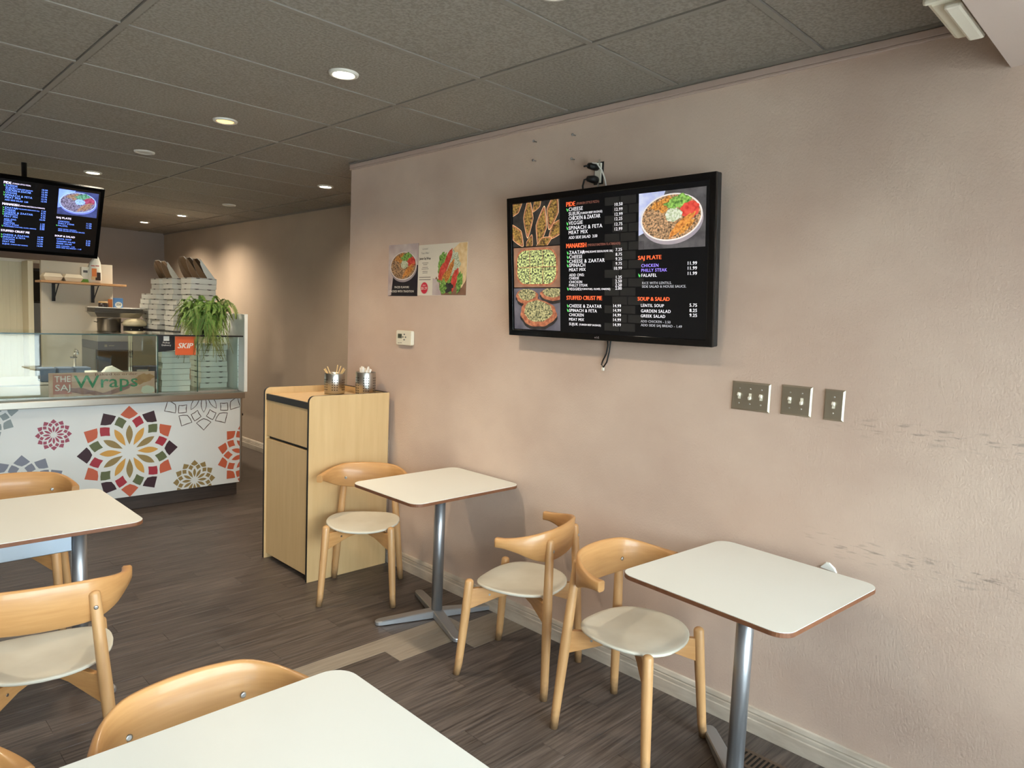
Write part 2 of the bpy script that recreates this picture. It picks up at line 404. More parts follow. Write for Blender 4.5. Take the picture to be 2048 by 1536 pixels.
# floor planks, running out from the dining wall
plank_mesh = {}
def plank(x0, x1, k, mat):
    y0 = 2.46+.125*k; w = round(x1-x0-.001, 3); key = (w, mat)
    if w < .02: return
    if key not in plank_mesh:
        e = .0006; d = .1234; b = [(0, 0), (w, 0), (w, d), (0, d)]; t = [(e, e), (w-e, e), (w-e, d-e), (e, d-e)]
        plank_mesh[key] = MB().loft([[(x, y, -.003) for x, y in b], [(x, y, -.001) for x, y in b], [(x, y, 0) for x, y in t]], sm=False).mesh('floor_plank', mat)
    o = bpy.data.objects.new('floor_plank', plank_mesh[key]); COL.objects.link(o); o.parent = floor; o.location = (x0+.0008, y0+.0008, 0)
for k in range(-14, 29):
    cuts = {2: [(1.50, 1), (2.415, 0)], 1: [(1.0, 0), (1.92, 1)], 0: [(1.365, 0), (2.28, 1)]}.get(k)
    end = 2.645 if 2.46+.125*k < YE else 3.6
    if cuts is None:
        a = -.9+((k*.37) % .9); xs = [-.9]; x = a
        while x < end-.05: xs.append(round(x, 3)) if x > -.85 else None; x += .915
        xs.append(end); segs = [(xs[i], xs[i+1], 0) for i in range(len(xs)-1)]
    else:
        xs = [c[0] for c in cuts]; segs = []; x = xs[0]
        while x > -.9: segs.append((max(x-.915, -.9), x, 0)); x -= .915
        for i, (x0, l) in enumerate(cuts): segs.append((x0, cuts[i+1][0] if i+1 < len(cuts) else end, l))
    for x0, x1, l in segs: plank(x0, x1, k, 'floor_light_plank' if l else 'floor_plank')

# baseboards
def baseboard(name, x, y0, y1, hgt=.105):
    prof = [(0, 0), (-.016, 0), (-.016, .055), (-.0135, .060), (-.0135, .076), (-.007, .079), (-.007, .083), (-.012, .086), (-.008, hgt-.003), (-.003, hgt), (0, hgt)]
    mb = MB(); mb.loft([[(x+a, y0, z) for a, z in prof], [(x+a, y1, z) for a, z in prof]], sm=False); return struct(mb.build(name, 'baseboard', fix=True))
baseboard('baseboard_right', XW, YF, YE); baseboard('baseboard_service', XA, YE, YB, .11)

# ------------------------------------------------------------------ DOWNLIGHTS
def downlight(x, y, state, label, k=1.):
    t = empty('downlight', (x, y, H)); tag(t, label, 'ceiling light', 'ceiling downlights')
    n = 28
    MB().lathe([(.044, .003), (.046, -.006), (.052, -.008), (.062, -.005), (.064, .003)], n=n, cap=False).build('trim_ring', 'lamp_trim', t, fix=True)
    MB().lathe([(.045, .002), (.0445, -.003)], n=n).build('lens', {'on': 'lamp_lens', 'warm': 'lamp_lens_warm', 'off': 'lamp_off'}[state], t, fix=True)
    if state != 'off':
        l = bpy.data.lights.new('downlight_beam', 'SPOT'); l.energy = POT*k; l.spot_size = R(150); l.spot_blend = 1.0; l.shadow_soft_size = .055
        l.color = (1., .86, .67) if state == 'on' else (1., .75, .48)
        lo = bpy.data.objects.new('downlight_beam', l); COL.objects.link(lo); lo.parent = t; lo.location = (0, 0, -.02)
downlight(1.655, 2.746, 'on', 'bright white downlight over the wall tables')
downlight(1.645, 3.939, 'warm', 'warm amber downlight in the ceiling')
downlight(1.625, 5.19, 'off', 'unlit downlight between two lit ones near the service counter')
downlight(1.613, 6.357, 'on', 'lit downlight beside the hanging menu screen', 1.6)
downlight(3.005, 5.231, 'on', 'lit downlight over the passage past the wall end', 1.5)
downlight(2.974, 7.023, 'off', 'unlit downlight over the pizza boxes')
downlight(3.0, 8.344, 'on', 'lit downlight washing the passage wall', 2.2)
downlight(2.96, 9.478, 'on', 'lit downlight deepest in the passage', 2.2)
downlight(1.665, 1.55, 'on', 'downlight above the table nearest the light switches', .45)
downlight(-.4, 2.746, 'on', 'added unseen downlight on the far side of the dining room')  # unseen lamp, added to help light the room
downlight(-.4, 5.19, 'on', 'added unseen downlight over the far end of the service counter')  # also out of view, added for general room light
downlight(1.1, 7.55, 'on', 'added fill downlight over the prep table in the kitchen', 2.4)  # added out of sight behind the hanging screen to brighten the kitchen
downlight(.2, 8.3, 'on', 'added fill downlight over the cooler end of the kitchen', 1.6)  # second added kitchen lamp, unseen, lifts the cooler end

# ------------------------------------------------------------------ TABLES
def table(name, x0, x1, y0, y1, label, poles, base_rot, ztop=.76, bar=False, r=.055, arm=.34, arms=4, rz=0.):
    cx, cy = (x0+x1)/2, (y0+y1)/2
    t = empty(name, (cx, cy, 0)); tag(t, label, 'table', 'square cafe tables' if not bar else None)
    w, d = (x1-x0)/2, (y1-y0)/2; P = rrect(-w, w, -d, d, r, 8)
    MB().prism(P, ztop-.017, ztop-.002, sm=False).build('edge_band', 'ply_edge', t, bevel=.002)
    P2 = rrect(-w+.001, w-.001, -d+.001, d-.001, r, 8)
    MB().prism(P2, ztop-.002, ztop).build('tabletop', 'laminate', t)
    for px, py in poles:
        px -= cx; py -= cy
        MB().tube([(px, py, .03), (px, py, ztop-.03)], .030, 20).build('pole', 'table_steel', t)
        MB().box(px-.12, px+.12, py-.12, py+.12, ztop-.03, ztop-.017).build('mounting_plate', 'black_plastic', t)
        for q in range(arms):
            a = base_rot+q*2*PI/arms; c, s = math.cos(a), math.sin(a)
            def W(u, v, z): return (px+u*c-v*s, py+u*s+v*c, z)
            rings = []
            for u, hw, z1 in ((.0, .029, .042), (.06, .029, .041), (arm-.03, .026, .026), (arm-.012, .022, .024), (arm-.003, .014, .022), (arm, .006, .020)):
                rings.append([W(u, -hw, .004), W(u, hw, .004), W(u, hw, z1-.004), W(u, hw-.005, z1), W(u, -hw+.005, z1), W(u, -hw, z1-.004)])
            b = MB().loft(rings, sm=False).build('base_arm', 'table_base', t, fix=True)
            MB().lathe([(.011, 0), (.011, .006)], W(arm-.03, 0, 0), 10).build('glide', 'black_plastic', b)
    if bar:
        (ax, ay), (bx, by) = poles[0], poles[1]
        box('crossbar', ax-cx+.03, bx-cx-.03, ay-cy-.015, ay-cy+.015, .585, .705, 'crossbar', t, .003)
    t.rotation_euler = (0, 0, rz)
    return t
table('cafe_table', 1.966, 2.626, .765, 1.392, 'cream cafe table against the wall below the light switches', [(2.29, 1.075)], R(49), rz=R(-4))
table('cafe_table', 1.945, 2.645, 2.535, 3.085, 'cream cafe table against the wall beside the maple bin cabinet', [(2.369, 2.87)], R(-20))
table('long_table', -.45, .935, 2.985, 3.665, 'long cream table on two steel poles in front of the service counter', [(-.29, 3.33), (.775, 3.33)], R(-72), bar=True, arm=.22, arms=2)
table('cafe_table', -.45, .905, .78, 1.452, 'large cream table standing clear of the walls with a chair tucked behind it', [(-.25, 1.11), (.6, 1.11)], R(45), r=.06)

# ------------------------------------------------------------------ CHAIRS  (front = +y)
def chair_proto():
    t = empty('horn_chair')
    for s in (-1, 1):
        MB().tube([(s*.205, .22, 0), (s*.2, .212, .05), (s*.186, .192, .30), (s*.178, .182, .450)], [.0165, .0175, .0205, .0205], 14, rnd=True).build('leg', 'beech', t)
        MB().tube([(s*.203, -.220, 0), (s*.199, -.219, .05), (s*.172, -.205, .36), (s*.142, -.190, .692)], [.0165, .0175, .0215, .0175], 14, rnd=True).build('leg', 'beech', t)
    # crossed rails under the seat, deep at the legs
    for sx, sy, ex, ey in ((-1, 1, .182, .186), (1, 1, .182, .186), (-1, -1, .170, -.208), (1, -1, .170, -.208)):
        p = Vector((sx*ex, ey, 0)); d = p.normalized(); nrm = Vector((-d.y, d.x, 0))*.011; rings = []
        for k, zl, zh in ((.06, .366, .408), (.45, .356, .408), (.97, .312, .405)):
            q = p*k; rings.append([q-nrm+Vector((0, 0, zl)), q+nrm+Vector((0, 0, zl)), q+nrm+Vector((0, 0, zh)), q-nrm+Vector((0, 0, zh))])
        rl = MB().loft(rings, sm=False).build('seat_rail', 'beech_bent', t, bevel=.002, fix=True)
        c = p*.62+nrm*1.02; MB().lathe([(.005, 0), (.005, .002)], (0, 0, 0), 10).build('rail_screw', 'screw_metal', rl).matrix_local = Matrix.Translation(c+Vector((0, 0, .372))) @ Vector((0, 0, 1)).rotation_difference(nrm.normalized()).to_matrix().to_4x4()
    box('rail_block', -.04, .04, -.04, .04, .366, .408, 'beech_bent', t, .002)
    # dished seat
    rings = []; n = 40
    def ring(k, z):
        P = []
        for j in range(n):
            a = 2*PI*j/n; ca, sa = math.cos(a), math.sin(a); e = 2/2.5
            x = .208*math.copysign(abs(ca)**e, ca); y = .198*math.copysign(abs(sa)**e, sa)
            x *= 1-.06*(y/.2)*-1 if y < 0 else 1.0
            u = math.hypot(x*k/.208, y*k/.2*.55); P.append((x*k, y*k, z+.015*u*u-(.010*max(0, (y*k-.08)/.12)**2)))
        return P
    MB().loft([ring(.02, .410), ring(.4, .410), ring(.8, .411), ring(.97, .412)], cap=True).build('seat_underside', 'seat_edge', t, fix=True)
    MB().loft([ring(.97, .412), ring(1., .416), ring(1., .423), ring(.98, .4255)]+[ring(k, .4245) for k in (.9, .8, .7, .6, .5, .4, .3, .2, .1, .0004)], cap=False).build('seat', 'seat_cream', t, fix=True)
    # bent back with horn arms
    keys = [(-.254, .016, .651, .692, .033), (-.250, -.022, .650, .693, .031), (-.232, -.078, .634, .702, .023), (-.197, -.136, .606, .716, .0185), (-.145, -.177, .588, .728, .018), (-.075, -.194, .583, .732, .018), (0, -.199, .582, .733, .018)]
    keys = keys+[(-a, b, c, d, e) for a, b, c, d, e in keys[:-1][::-1]]
    # smooth by Catmull-Rom
    pts = []
    for i in range(len(keys)-1):
        k0, k1, k2, k3 = keys[max(i-1, 0)], keys[i], keys[i+1], keys[min(i+2, len(keys)-1)]
        for s_ in range(4):
            u = s_/4; pts.append(tuple(.5*((2*b)+(c-a)*u+(2*a-5*b+4*c-d)*u*u+(-a+3*b-3*c+d)*u**3) for a, b, c, d in zip(k0, k1, k2, k3)))
    pts.append(keys[-1]); rings = []
    for i, (x, y, zl, zh, th) in enumerate(pts):
        a, b = pts[max(i-1, 0)], pts[min(i+1, len(pts)-1)]; tv = Vector((b[0]-a[0], b[1]-a[1], 0)).normalized(); nn = Vector((-tv.y, tv.x, 0)); c = Vector((x, y, 0)); rr = min(.006, th/3)
        h = th/2; prof = [(-h, zl+rr), (-h+rr, zl), (h-rr, zl), (h, zl+rr), (h, (zl+zh)/2), (h, zh-rr), (h-rr, zh), (-h+rr, zh), (-h, zh-rr), (-h, (zl+zh)/2)]
        lean = -.10
        rings.append([c+nn*p+Vector((0, 0, z))+Vector((0, lean*(z-.66)*max(0, 1-(x/.25)**2), 0)) for p, z in prof])
    br = MB().loft(rings, sm=True).build('backrest', 'beech_bent', t, fix=True)
    for s in (-1, 1):
        MB().lathe([(.0085, 0), (.0085, .002), (.005, .0035)], n=12).build('bolt', 'screw_metal', br).matrix_local = Matrix.Translation((s*.136, -.1695, .641)) @ Matrix.Rotation(R(-90), 4, 'X')
        MB().lathe([(.007, 0), (.007, .002), (.004, .003)], n=12).build('bolt', 'screw_metal', br).matrix_local = Matrix.Translation((s*.146, -.2105, .641)) @ Matrix.Rotation(R(90), 4, 'X')
    return t
chair0 = chair_proto(); used = [False]
def chair(x, y, facing, label):      # facing = heading of the chair's front, degrees from +y towards +x
    o = chair0 if not used[0] else copy_tree(chair0); used[0] = True
    o.location = (x, y, 0); o.rotation_euler = (0, 0, -R(facing)); tag(o, label, 'chair', 'beech cafe chairs'); return o
chair(2.244, 3.412, 221.4, 'beech chair standing in front of the maple bin cabinet, turned from the table')
chair(2.308, 2.177, -18.2, 'beech chair with its back turned to the chair at the other wall table')
chair(2.269, 1.521, 179.5, 'beech chair pulled up to the table below the light switches')
chair(.624, 1.505, 178, 'beech chair tucked behind the large table, only its back showing')
chair(.524, 2.727, 11.3, 'beech chair seen from behind at the long table')
chair(.692, 4.135, 197, 'beech chair between the long table and the service counter')
chair(.02, 1.60, 175, 'beech chair beside the tucked-in one at the large table')

# ------------------------------------------------------------------ BIN CABINET
bc = empty('bin_cabinet', (2.34, 4.03, 0)); tag(bc, 'maple laminate waste bin cabinet with black edging and recessed tray top', 'cabinet')
def L3(mb): mb.v = [(x-2.34, y-4.03, z) for x, y, z in mb.v]; return mb
def side_panel(y0, y1):
    x0, x1, z0, z1, r = 2.062, 2.628, .0, 1.132, .035
    P = [(x1, z0), (x1, z1)]+[(x0+r-r*math.sin(R(a)), z1-r+r*math.cos(R(a))) for a in range(0, 91, 15)]+[(x0, z0)]
    mb = MB(); n = len(P); o = 0
    mb.v = [(x, y0, z) for x, z in P]+[(x, y1, z) for x, z in P]
    mb.face(list(range(n))); mb.face([n+i for i in range(n)][::-1])
    for i in range(n): mb.face([i, n+i, n+(i+1) % n, (i+1) % n], 1)
    L3(mb).build('side_panel', ['maple_laminate', 'black_edge'], bc, fix=True)
side_panel(3.732, 3.752); side_panel(4.300, 4.320)
L3(MB().box(2.085, 2.625, 3.752, 4.300, .03, .05)).build('bottom_board', 'maple_laminate', bc)
L3(MB().box(2.085, 2.610, 3.752, 4.300, 1.072, 1.090)).build('top_tray', 'maple_laminate', bc)
L3(MB().box(2.610, 2.628, 3.752, 4.300, .0, 1.130)).build('back_board', ['maple_laminate'], bc)
L3(MB().box(2.610, 2.628, 3.752, 4.300, 1.130, 1.133)).build('edge_strip', 'black_edge', bc)
L3(MB().box(2.070, 2.085, 3.752, 4.300, 1.052, 1.0905)).build('edge_strip', 'black_edge', bc)
L3(MB().box(2.095, 2.10, 3.752, 4.300, .05, 1.052)).build('liner', 'black_edge', bc)
L3(MB().box(2.074, 2.092, 3.757, 4.295, .818, 1.050)).build('flap_door', 'maple_laminate', bc, .0015)
L3(MB().box(2.074, 2.092, 3.757, 4.295, .035, .800)).build('lower_door', 'maple_laminate', bc, .0015)
# aluminium strip between cabinet and wall
sf = MB().box(2.634, 2.6445, 3.738, 3.752, .0, .82).box(2.634, 2.6445, 4.10, 4.114, .0, .82).box(2.634, 2.6445, 3.752, 4.10, .806, .82).box(2.634, 2.6445, 3.752, 4.10, .0, .014).box(2.638, 2.641, 3.752, 4.10, .014, .806).build('sign_frame', 'chrome', bevel=.001)
tag(sf, 'thin chrome frame slipped between the bin cabinet and the wall', 'frame')

# perforated steel cups
def cup(x, y, z, r, h, label):
    t = empty('utensil_cup', (x, y, z)); tag(t, label, 'cup', 'perforated steel cups')
    MB().lathe([(.001, .003), (r-.004, .003), (r, .008), (r, h-.002), (r-.001, h), (r-.003, h-.002), (r-.003, .01), (.001, .008)], n=40, cap=False).build('body', 'steel', t, fix=True)
    mb = MB()
    for g in range(6):
        for c in range(3):
            a = R(g*60+(c-1)*13); n = Vector((math.cos(a), math.sin(a), 0)); tg = Vector((-n.y, n.x, 0)); ro = r+.0006
            zz = .03
            while zz < h-.03:
                p = n*ro+Vector((0, 0, zz)); q = .0046
                mb.poly([p+tg*q, p+Vector((0, 0, q)), p-tg*q, p-Vector((0, 0, q))][::-1]); zz += .0165
    ph = mb.build('perforations', 'dark', t, fix=False); ph['kind'] = 'stuff'
    return t
cup(2.468, 4.135, 1.09, .067, .138, 'short perforated steel cup holding wooden stir sticks')
cup(2.542, 3.878, 1.09, .064, .165, 'tall perforated steel cup stuffed with wrapped straws')
st = [(-38, 20), (-30, 35), (-22, 15), (5, -20), (12, 25), (20, 10), (24, -25), (34, 20), (38, 0), (30, -15)]
for i, (a, b) in enumerate(st):
    # lean is within the picture-right direction of the cup: sticks rest on the floor of the cup and its rim
    d = Vector((math.sin(R(a))*.72, -math.sin(R(a))*.72+math.sin(R(b))*.3, 1)).normalized(); base = Vector((2.468, 4.135, 1.10))-Vector((d.x, d.y, 0))*.055
    o = MB().box(-.0028, .0028, -.0012, .0012, 0, .185).build('stir_stick', 'straw_wood'); o.matrix_world = Matrix.Translation(base) @ Vector((0, 0, 1)).rotation_difference(d).to_matrix().to_4x4()
    tag(o, 'pale wooden stir stick leaning in the short steel cup', 'stir stick', 'wooden stir sticks')
for i in range(14):
    a = i*2.4; rr = .012+.034*((i*7) % 5)/5; dx, dy = rr*math.cos(a), rr*math.sin(a)
    o = MB().tube([(2.542+dx*.8, 3.878+dy*.8, 1.105), (2.542+dx, 3.878+dy, 1.262+.012*math.sin(i*1.7)), (2.542+dx*1.15+.004, 3.878+dy*1.15, 1.278+.012*math.sin(i*1.7))], [.006, .008, .0065], 8).build('wrapped_straw', 'straw_white')
    tag(o, 'white paper-wrapped straw end sticking out of the tall steel cup', 'straw', 'wrapped straws')

# ------------------------------------------------------------------ WALL FITTINGS
def on_wall(o, y, z, x=XW): return frame(o, (x, y, z), (0, -1, 0), (0, 0, 1))   # local x = to the right along wall, y = up, z = out of wall
def switch_plate(yc, zc, gangs, label):
    t = on_wall(empty('switch_plate'), yc, zc); tag(t, label, 'light switch', 'steel switch plates')
    w = {1: .0365, 2: .059, 3: .081}[gangs]; h = .0575; e = .006
    rings = [[(-w, -h, 0), (w, -h, 0), (w, h, 0), (-w, h, 0)], [(-w, -h, .0015), (w, -h, .0015), (w, h, .0015), (-w, h, .0015)], [(-w+e, -h+e, .007), (w-e, -h+e, .007), (w-e, h-e, .007), (-w+e, h-e, .007)]]
    MB().loft(rings, sm=False).build('plate', 'plate_steel', t, fix=True)
    for g in range(gangs):
        x = (g-(gangs-1)/2)*.046
        MB().box(x-.0055, x+.0055, -.0125, .0125, .006, .0078).build('slot', 'cream_plastic', t)
        up = [1, -1, 1][g]; tg = MB().box(-.004, .004, -.006, .006, 0, .014).build('toggle', 'white_plastic', t, .001)
        tg.matrix_local = Matrix.Translation((x, .002*up, .0068)) @ Matrix.Rotation(R(-28*up), 4, 'X')
        for s in (-1, 1): MB().lathe([(.0032, 0), (.0032, .0012), (.002, .0018)], (x, s*.030, .0068), 10).build('screw', 'screw_metal', t)
switch_plate(1.2965, 1.3625, 3, 'wide steel plate with three toggle switches')
switch_plate(1.112, 1.366, 2, 'middle steel plate with two toggle switches')
switch_plate(.971, 1.365, 1, 'narrow steel plate with a single toggle switch')

t = on_wall(empty('thermostat'), 3.608, 1.490); tag(t, 'cream wall thermostat with small grey display below the food posters', 'thermostat')
MB().prism(rrect(-.080, .080, -.046, .046, .012), 0, .024).build('case', 'cream_plastic', t, bevel=.004)
box('display', -.060, -.018, -.004, .024, .0238, .0246, 'lcd', t)
for x, y in ((.008, .022), (.008, -.012), (-.006, .005), (.022, .005)): box('button', x-.006, x+.006, y-.004, y+.004, .0238, .026, 'grey_ink', t, .001)
MB().box(-.058, -.040, -.036, -.033, .0238, .0244).box(-.034, -.018, -.034, -.031, .0238, .0244).build('marking', 'grey_ink', t)

# TV outlet above the screen
t = on_wall(empty('wall_outlet'), 2.130, 2.335); tag(t, 'bare recessed outlet box with white receptacle above the wall screen', 'outlet')
MB().box(-.027, .027, -.052, .052, 0, .003).build('box_rim', 'dark', t)
MB().box(-.018, .018, -.046, .046, .002, .012).build('receptacle', 'white_plastic', t, .002)
MB().box(-.005, .005, -.062, .062, .002, .004).build('yoke', 'steel', t)
def plug(name, z, label, pts):
    o = on_wall(empty(name), 2.135, z); tag(o, label, 'plug')
    MB().tube([(0, 0, .012), (0, 0, .03), (-.012, 0, .062)], [.017, .019, .013], 12).build('plug_body', 'black_plastic', o)
    MB().tube(pts, .0045, 8).build('cord', 'black_plastic', o)
plug('power_plug', 2.302, 'black power plug with cord running down behind the wall screen', [(-.010, 0, .060), (-.028, -.004, .066), (-.040, -.03, .062), (-.043, -.07, .05), (-.043, -.16, .03)])
plug('power_adapter', 2.362, 'chunky black adapter plugged into the upper outlet', [(-.012, 0, .06), (-.022, -.002, .07), (-.03, -.004, .074)])
o = on_wall(empty('white_cord'), 2.135, 2.372); tag(o, 'thin white cord curving from the outlet to the top of the screen', 'cord')
MB().tube([(.002, 0, .035), (-.012, .0, .04), (.002, .003, .05), (.030, -.004, .05), (.055, -.035, .045), (.072, -.075, .04), (.082, -.13, .03)], .0035, 8).build('cord', 'white_cable', o); MB().box(-.016, .012, -.007, .007, .012, .036).build('plug_body', 'white_plastic', o, .002)
for y, z in ((2.548, 2.541), (2.288, 2.533), (2.546, 2.445), (2.287, 2.419)):
    o = on_wall(MB().lathe([(.003, 0), (.003, .018), (.0065, .019), (.0065, .024), (.003, .026)], n=10).build('wall_bolt', 'screw_metal'), y, z); tag(o, 'small steel bolt left in the wall above the screen', 'bolt', 'four bolts of a removed bracket')
# ragged scrap of plaster behind the table
o = on_wall(MB().loft([[(-.028, -.012, 0), (.034, -.02, 0), (.026, -.004, 0), (.004, .012, 0), (-.008, .011, 0)], [(-.026, -.012, .008), (.032, -.018, .008), (.022, -.005, .006), (.004, .009, .005), (-.007, .008, .006)]], sm=False).build('plaster_scrap', 'paper_white', fix=True), .945, .765)
tag(o, 'white scrap of torn paper stuck to the wall at table height', 'scrap')

# floor register
t = empty('floor_register', (2.49, 1.02, 0)); tag(t, 'brown slotted metal floor register beside the baseboard', 'vent')
MB().box(-.072, .035, -.165, .165, .0, .0008).build('well', 'dark', t)
MB().box(-.075, -.058, -.17, .17, .0, .003).box(.022, .039, -.17, .17, .0, .003).box(-.058, .022, -.17, -.15, .0, .003).box(-.058, .022, .15, .17, .0, .003).build('rim', 'register', t, .001)
for k in range(17): box('slat', -.058, .022, -.148+k*.0178, -.148+k*.0178+.008, .0008, .0028, 'register', t)

# fixture on the soffit
t = empty('emergency_light', (2.20, .57, 2.47)); tag(t, 'cream plastic light housing fixed under the soffit edge', 'light fixture')
MB().box(-.10, .19, -.034, .050, .022, .11).build('housing', 'cream_plastic', t, .012)
MB().box(-.115, -.098, -.040, .056, .020, .115).build('end_cap', 'cream_plastic', t, .008)
MB().box(-.09, .18, -.030, .012, .006, .024).build('lens_cover', 'white_plastic', t, .008)

# ------------------------------------------------------------------ MENU SCREENS
M('ink_orange', (240, 96, 52), .5, emit=.75); M('ink_white', (226, 222, 226), .5, emit=.72); M('ink_violet', (150, 128, 236), .5, emit=.8)
M('ink_dim', (150, 92, 78), .5, emit=.35); M('ink_green', (86, 190, 96), .5, emit=.7); M('ink_grey', (176, 176, 182), .5, emit=.5)
M('ink_blue', (108, 146, 255), .5, emit=1.5); M('ink_bluewhite', (225, 215, 245), .5, emit=1.3)
def food(name, e, a, b, s=30, c=.2): M(name, a, .6, col2=b, vscale=s*1.9, contrast=c*.8, emit=e, vdet=8)
for pre, e in (('scr_', .62), ('hang_', 1.1), ('pr_', 0.)):
    tint = (lambda c: (min(255, int(c[0]*.72)), min(255, int(c[1]*.86)), 255 if c[2] > 190 else min(255, int(c[2]*1.25)+20))) if pre == 'hang_' else (lambda c: c)
    food(pre+'cloth', e, tint((150, 160, 206)), tint((198, 202, 228)), 8)
    food(pre+'stone', e*.7, tint((70, 68, 70)), tint((98, 94, 96)), 12)
    food(pre+'bowl', e, tint((216, 208, 204)), tint((228, 220, 214)), 5)
    food(pre+'bowlside', e, tint((138, 130, 142)), tint((160, 148, 150)), 5)
    food(pre+'grain', e, tint((44, 30, 26)), tint((206, 164, 122)), 60, .2)
    food(pre+'lentil', e, tint((120, 62, 30)), tint((226, 160, 74)), 60, .2)
    food(pre+'green', e, tint((48, 92, 34)), tint((152, 196, 96)), 40, .2)
    food(pre+'tomato', e, tint((176, 38, 32)), tint((226, 92, 76)), 30, .25)
    food(pre+'dip', e, tint((150, 160, 120)), tint((222, 226, 208)), 60, .2)
    food(pre+'chicken', e, tint((150, 74, 26)), tint((230, 160, 78)), 40, .25)
    food(pre+'wood', e*.8, tint((118, 84, 66)), tint((150, 112, 90)), 6)
    food(pre+'pizza', e, tint((34, 44, 30)), tint((198, 206, 138)), 55, .13)
    food(pre+'crust', e*.8, tint((128, 70, 50)), tint((184, 118, 84)), 24)
    food(pre+'pidedark', e*.6, tint((28, 26, 26)), tint((56, 52, 50)), 12)
    food(pre+'pidefill', e, tint((44, 26, 20)), tint((168, 132, 64)), 50, .2)
    food(pre+'pieback', e*.7, tint((76, 74, 84)), tint((104, 100, 108)), 6)
    food(pre+'pietop', e, tint((48, 52, 34)), tint((176, 168, 122)), 60, .15)
    food(pre+'bread', e, tint((222, 186, 130)), tint((240, 214, 170)), 14)
def layers():
    class Lx:
        def __init__(s): s.mb = MB(); s.mats = []; s.z = 0
        def p(s, pts, mat):
            if mat not in s.mats: s.mats.append(mat)
            s.mb.poly([(x, y, s.z) for x, y in pts], s.mats.index(mat)); s.z += .00025; return s
        def rect(s, x0, x1, y0, y1, mat): return s.p([(x0, y0), (x1, y0), (x1, y1), (x0, y1)], mat)
        def build(s, name, parent): return s.mb.build(name, s.mats, parent)
    return Lx()
def clip(poly, x0, x1, y0, y1):
    def cut(P, f, inter):
        out = []
        for i in range(len(P)):
            a, b = P[i], P[(i+1) % len(P)]; fa, fb = f(a), f(b)
            if fa >= 0: out.append(a)
            if (fa >= 0) != (fb >= 0): k = fa/(fa-fb); out.append((a[0]+(b[0]-a[0])*k, a[1]+(b[1]-a[1])*k))
        return out
    for f in (lambda p: p[0]-x0, lambda p: x1-p[0], lambda p: p[1]-y0, lambda p: y1-p[1]):
        poly = cut(poly, f, None)
        if len(poly) < 3: return []
    return poly
def bowl(Lx, pre, cx, cy, rx, ry, rot=0.):
    def B(x, y, a, b, j=.1, sd=0, r=0.): return blob(cx+(x*math.cos(rot)*rx-y*math.sin(rot)*ry), cy+(x*math.sin(rot)*rx+y*math.cos(rot)*ry), a*rx, b*ry, j=j, seed=sd, rot=rot+r)
    Lx.p(B(.02, -.16, 1.0, 1.0, 0), pre+'bowlside').p(B(0, 0, 1, 1, 0), pre+'bowl').p(B(0, 0, .95, .94, 0), pre+'grain')
    Lx.p(B(-.38, .42, .5, .32, .2, 3, .5), pre+'lentil').p(B(-.55, -.05, .36, .5, .15, 4), pre+'grain').p(B(.30, .58, .42, .28, .25, 5), pre+'green')
    Lx.p(B(.62, .2, .3, .34, .1, 6), pre+'tomato').p(B(.10, .08, .27, .28, .1, 8), pre+'dip').p(B(.35, -.38, .5, .17, .15, 9, .6), pre+'chicken').p(B(.5, -.5, .3, .12, .15, 11, .6), pre+'lentil')
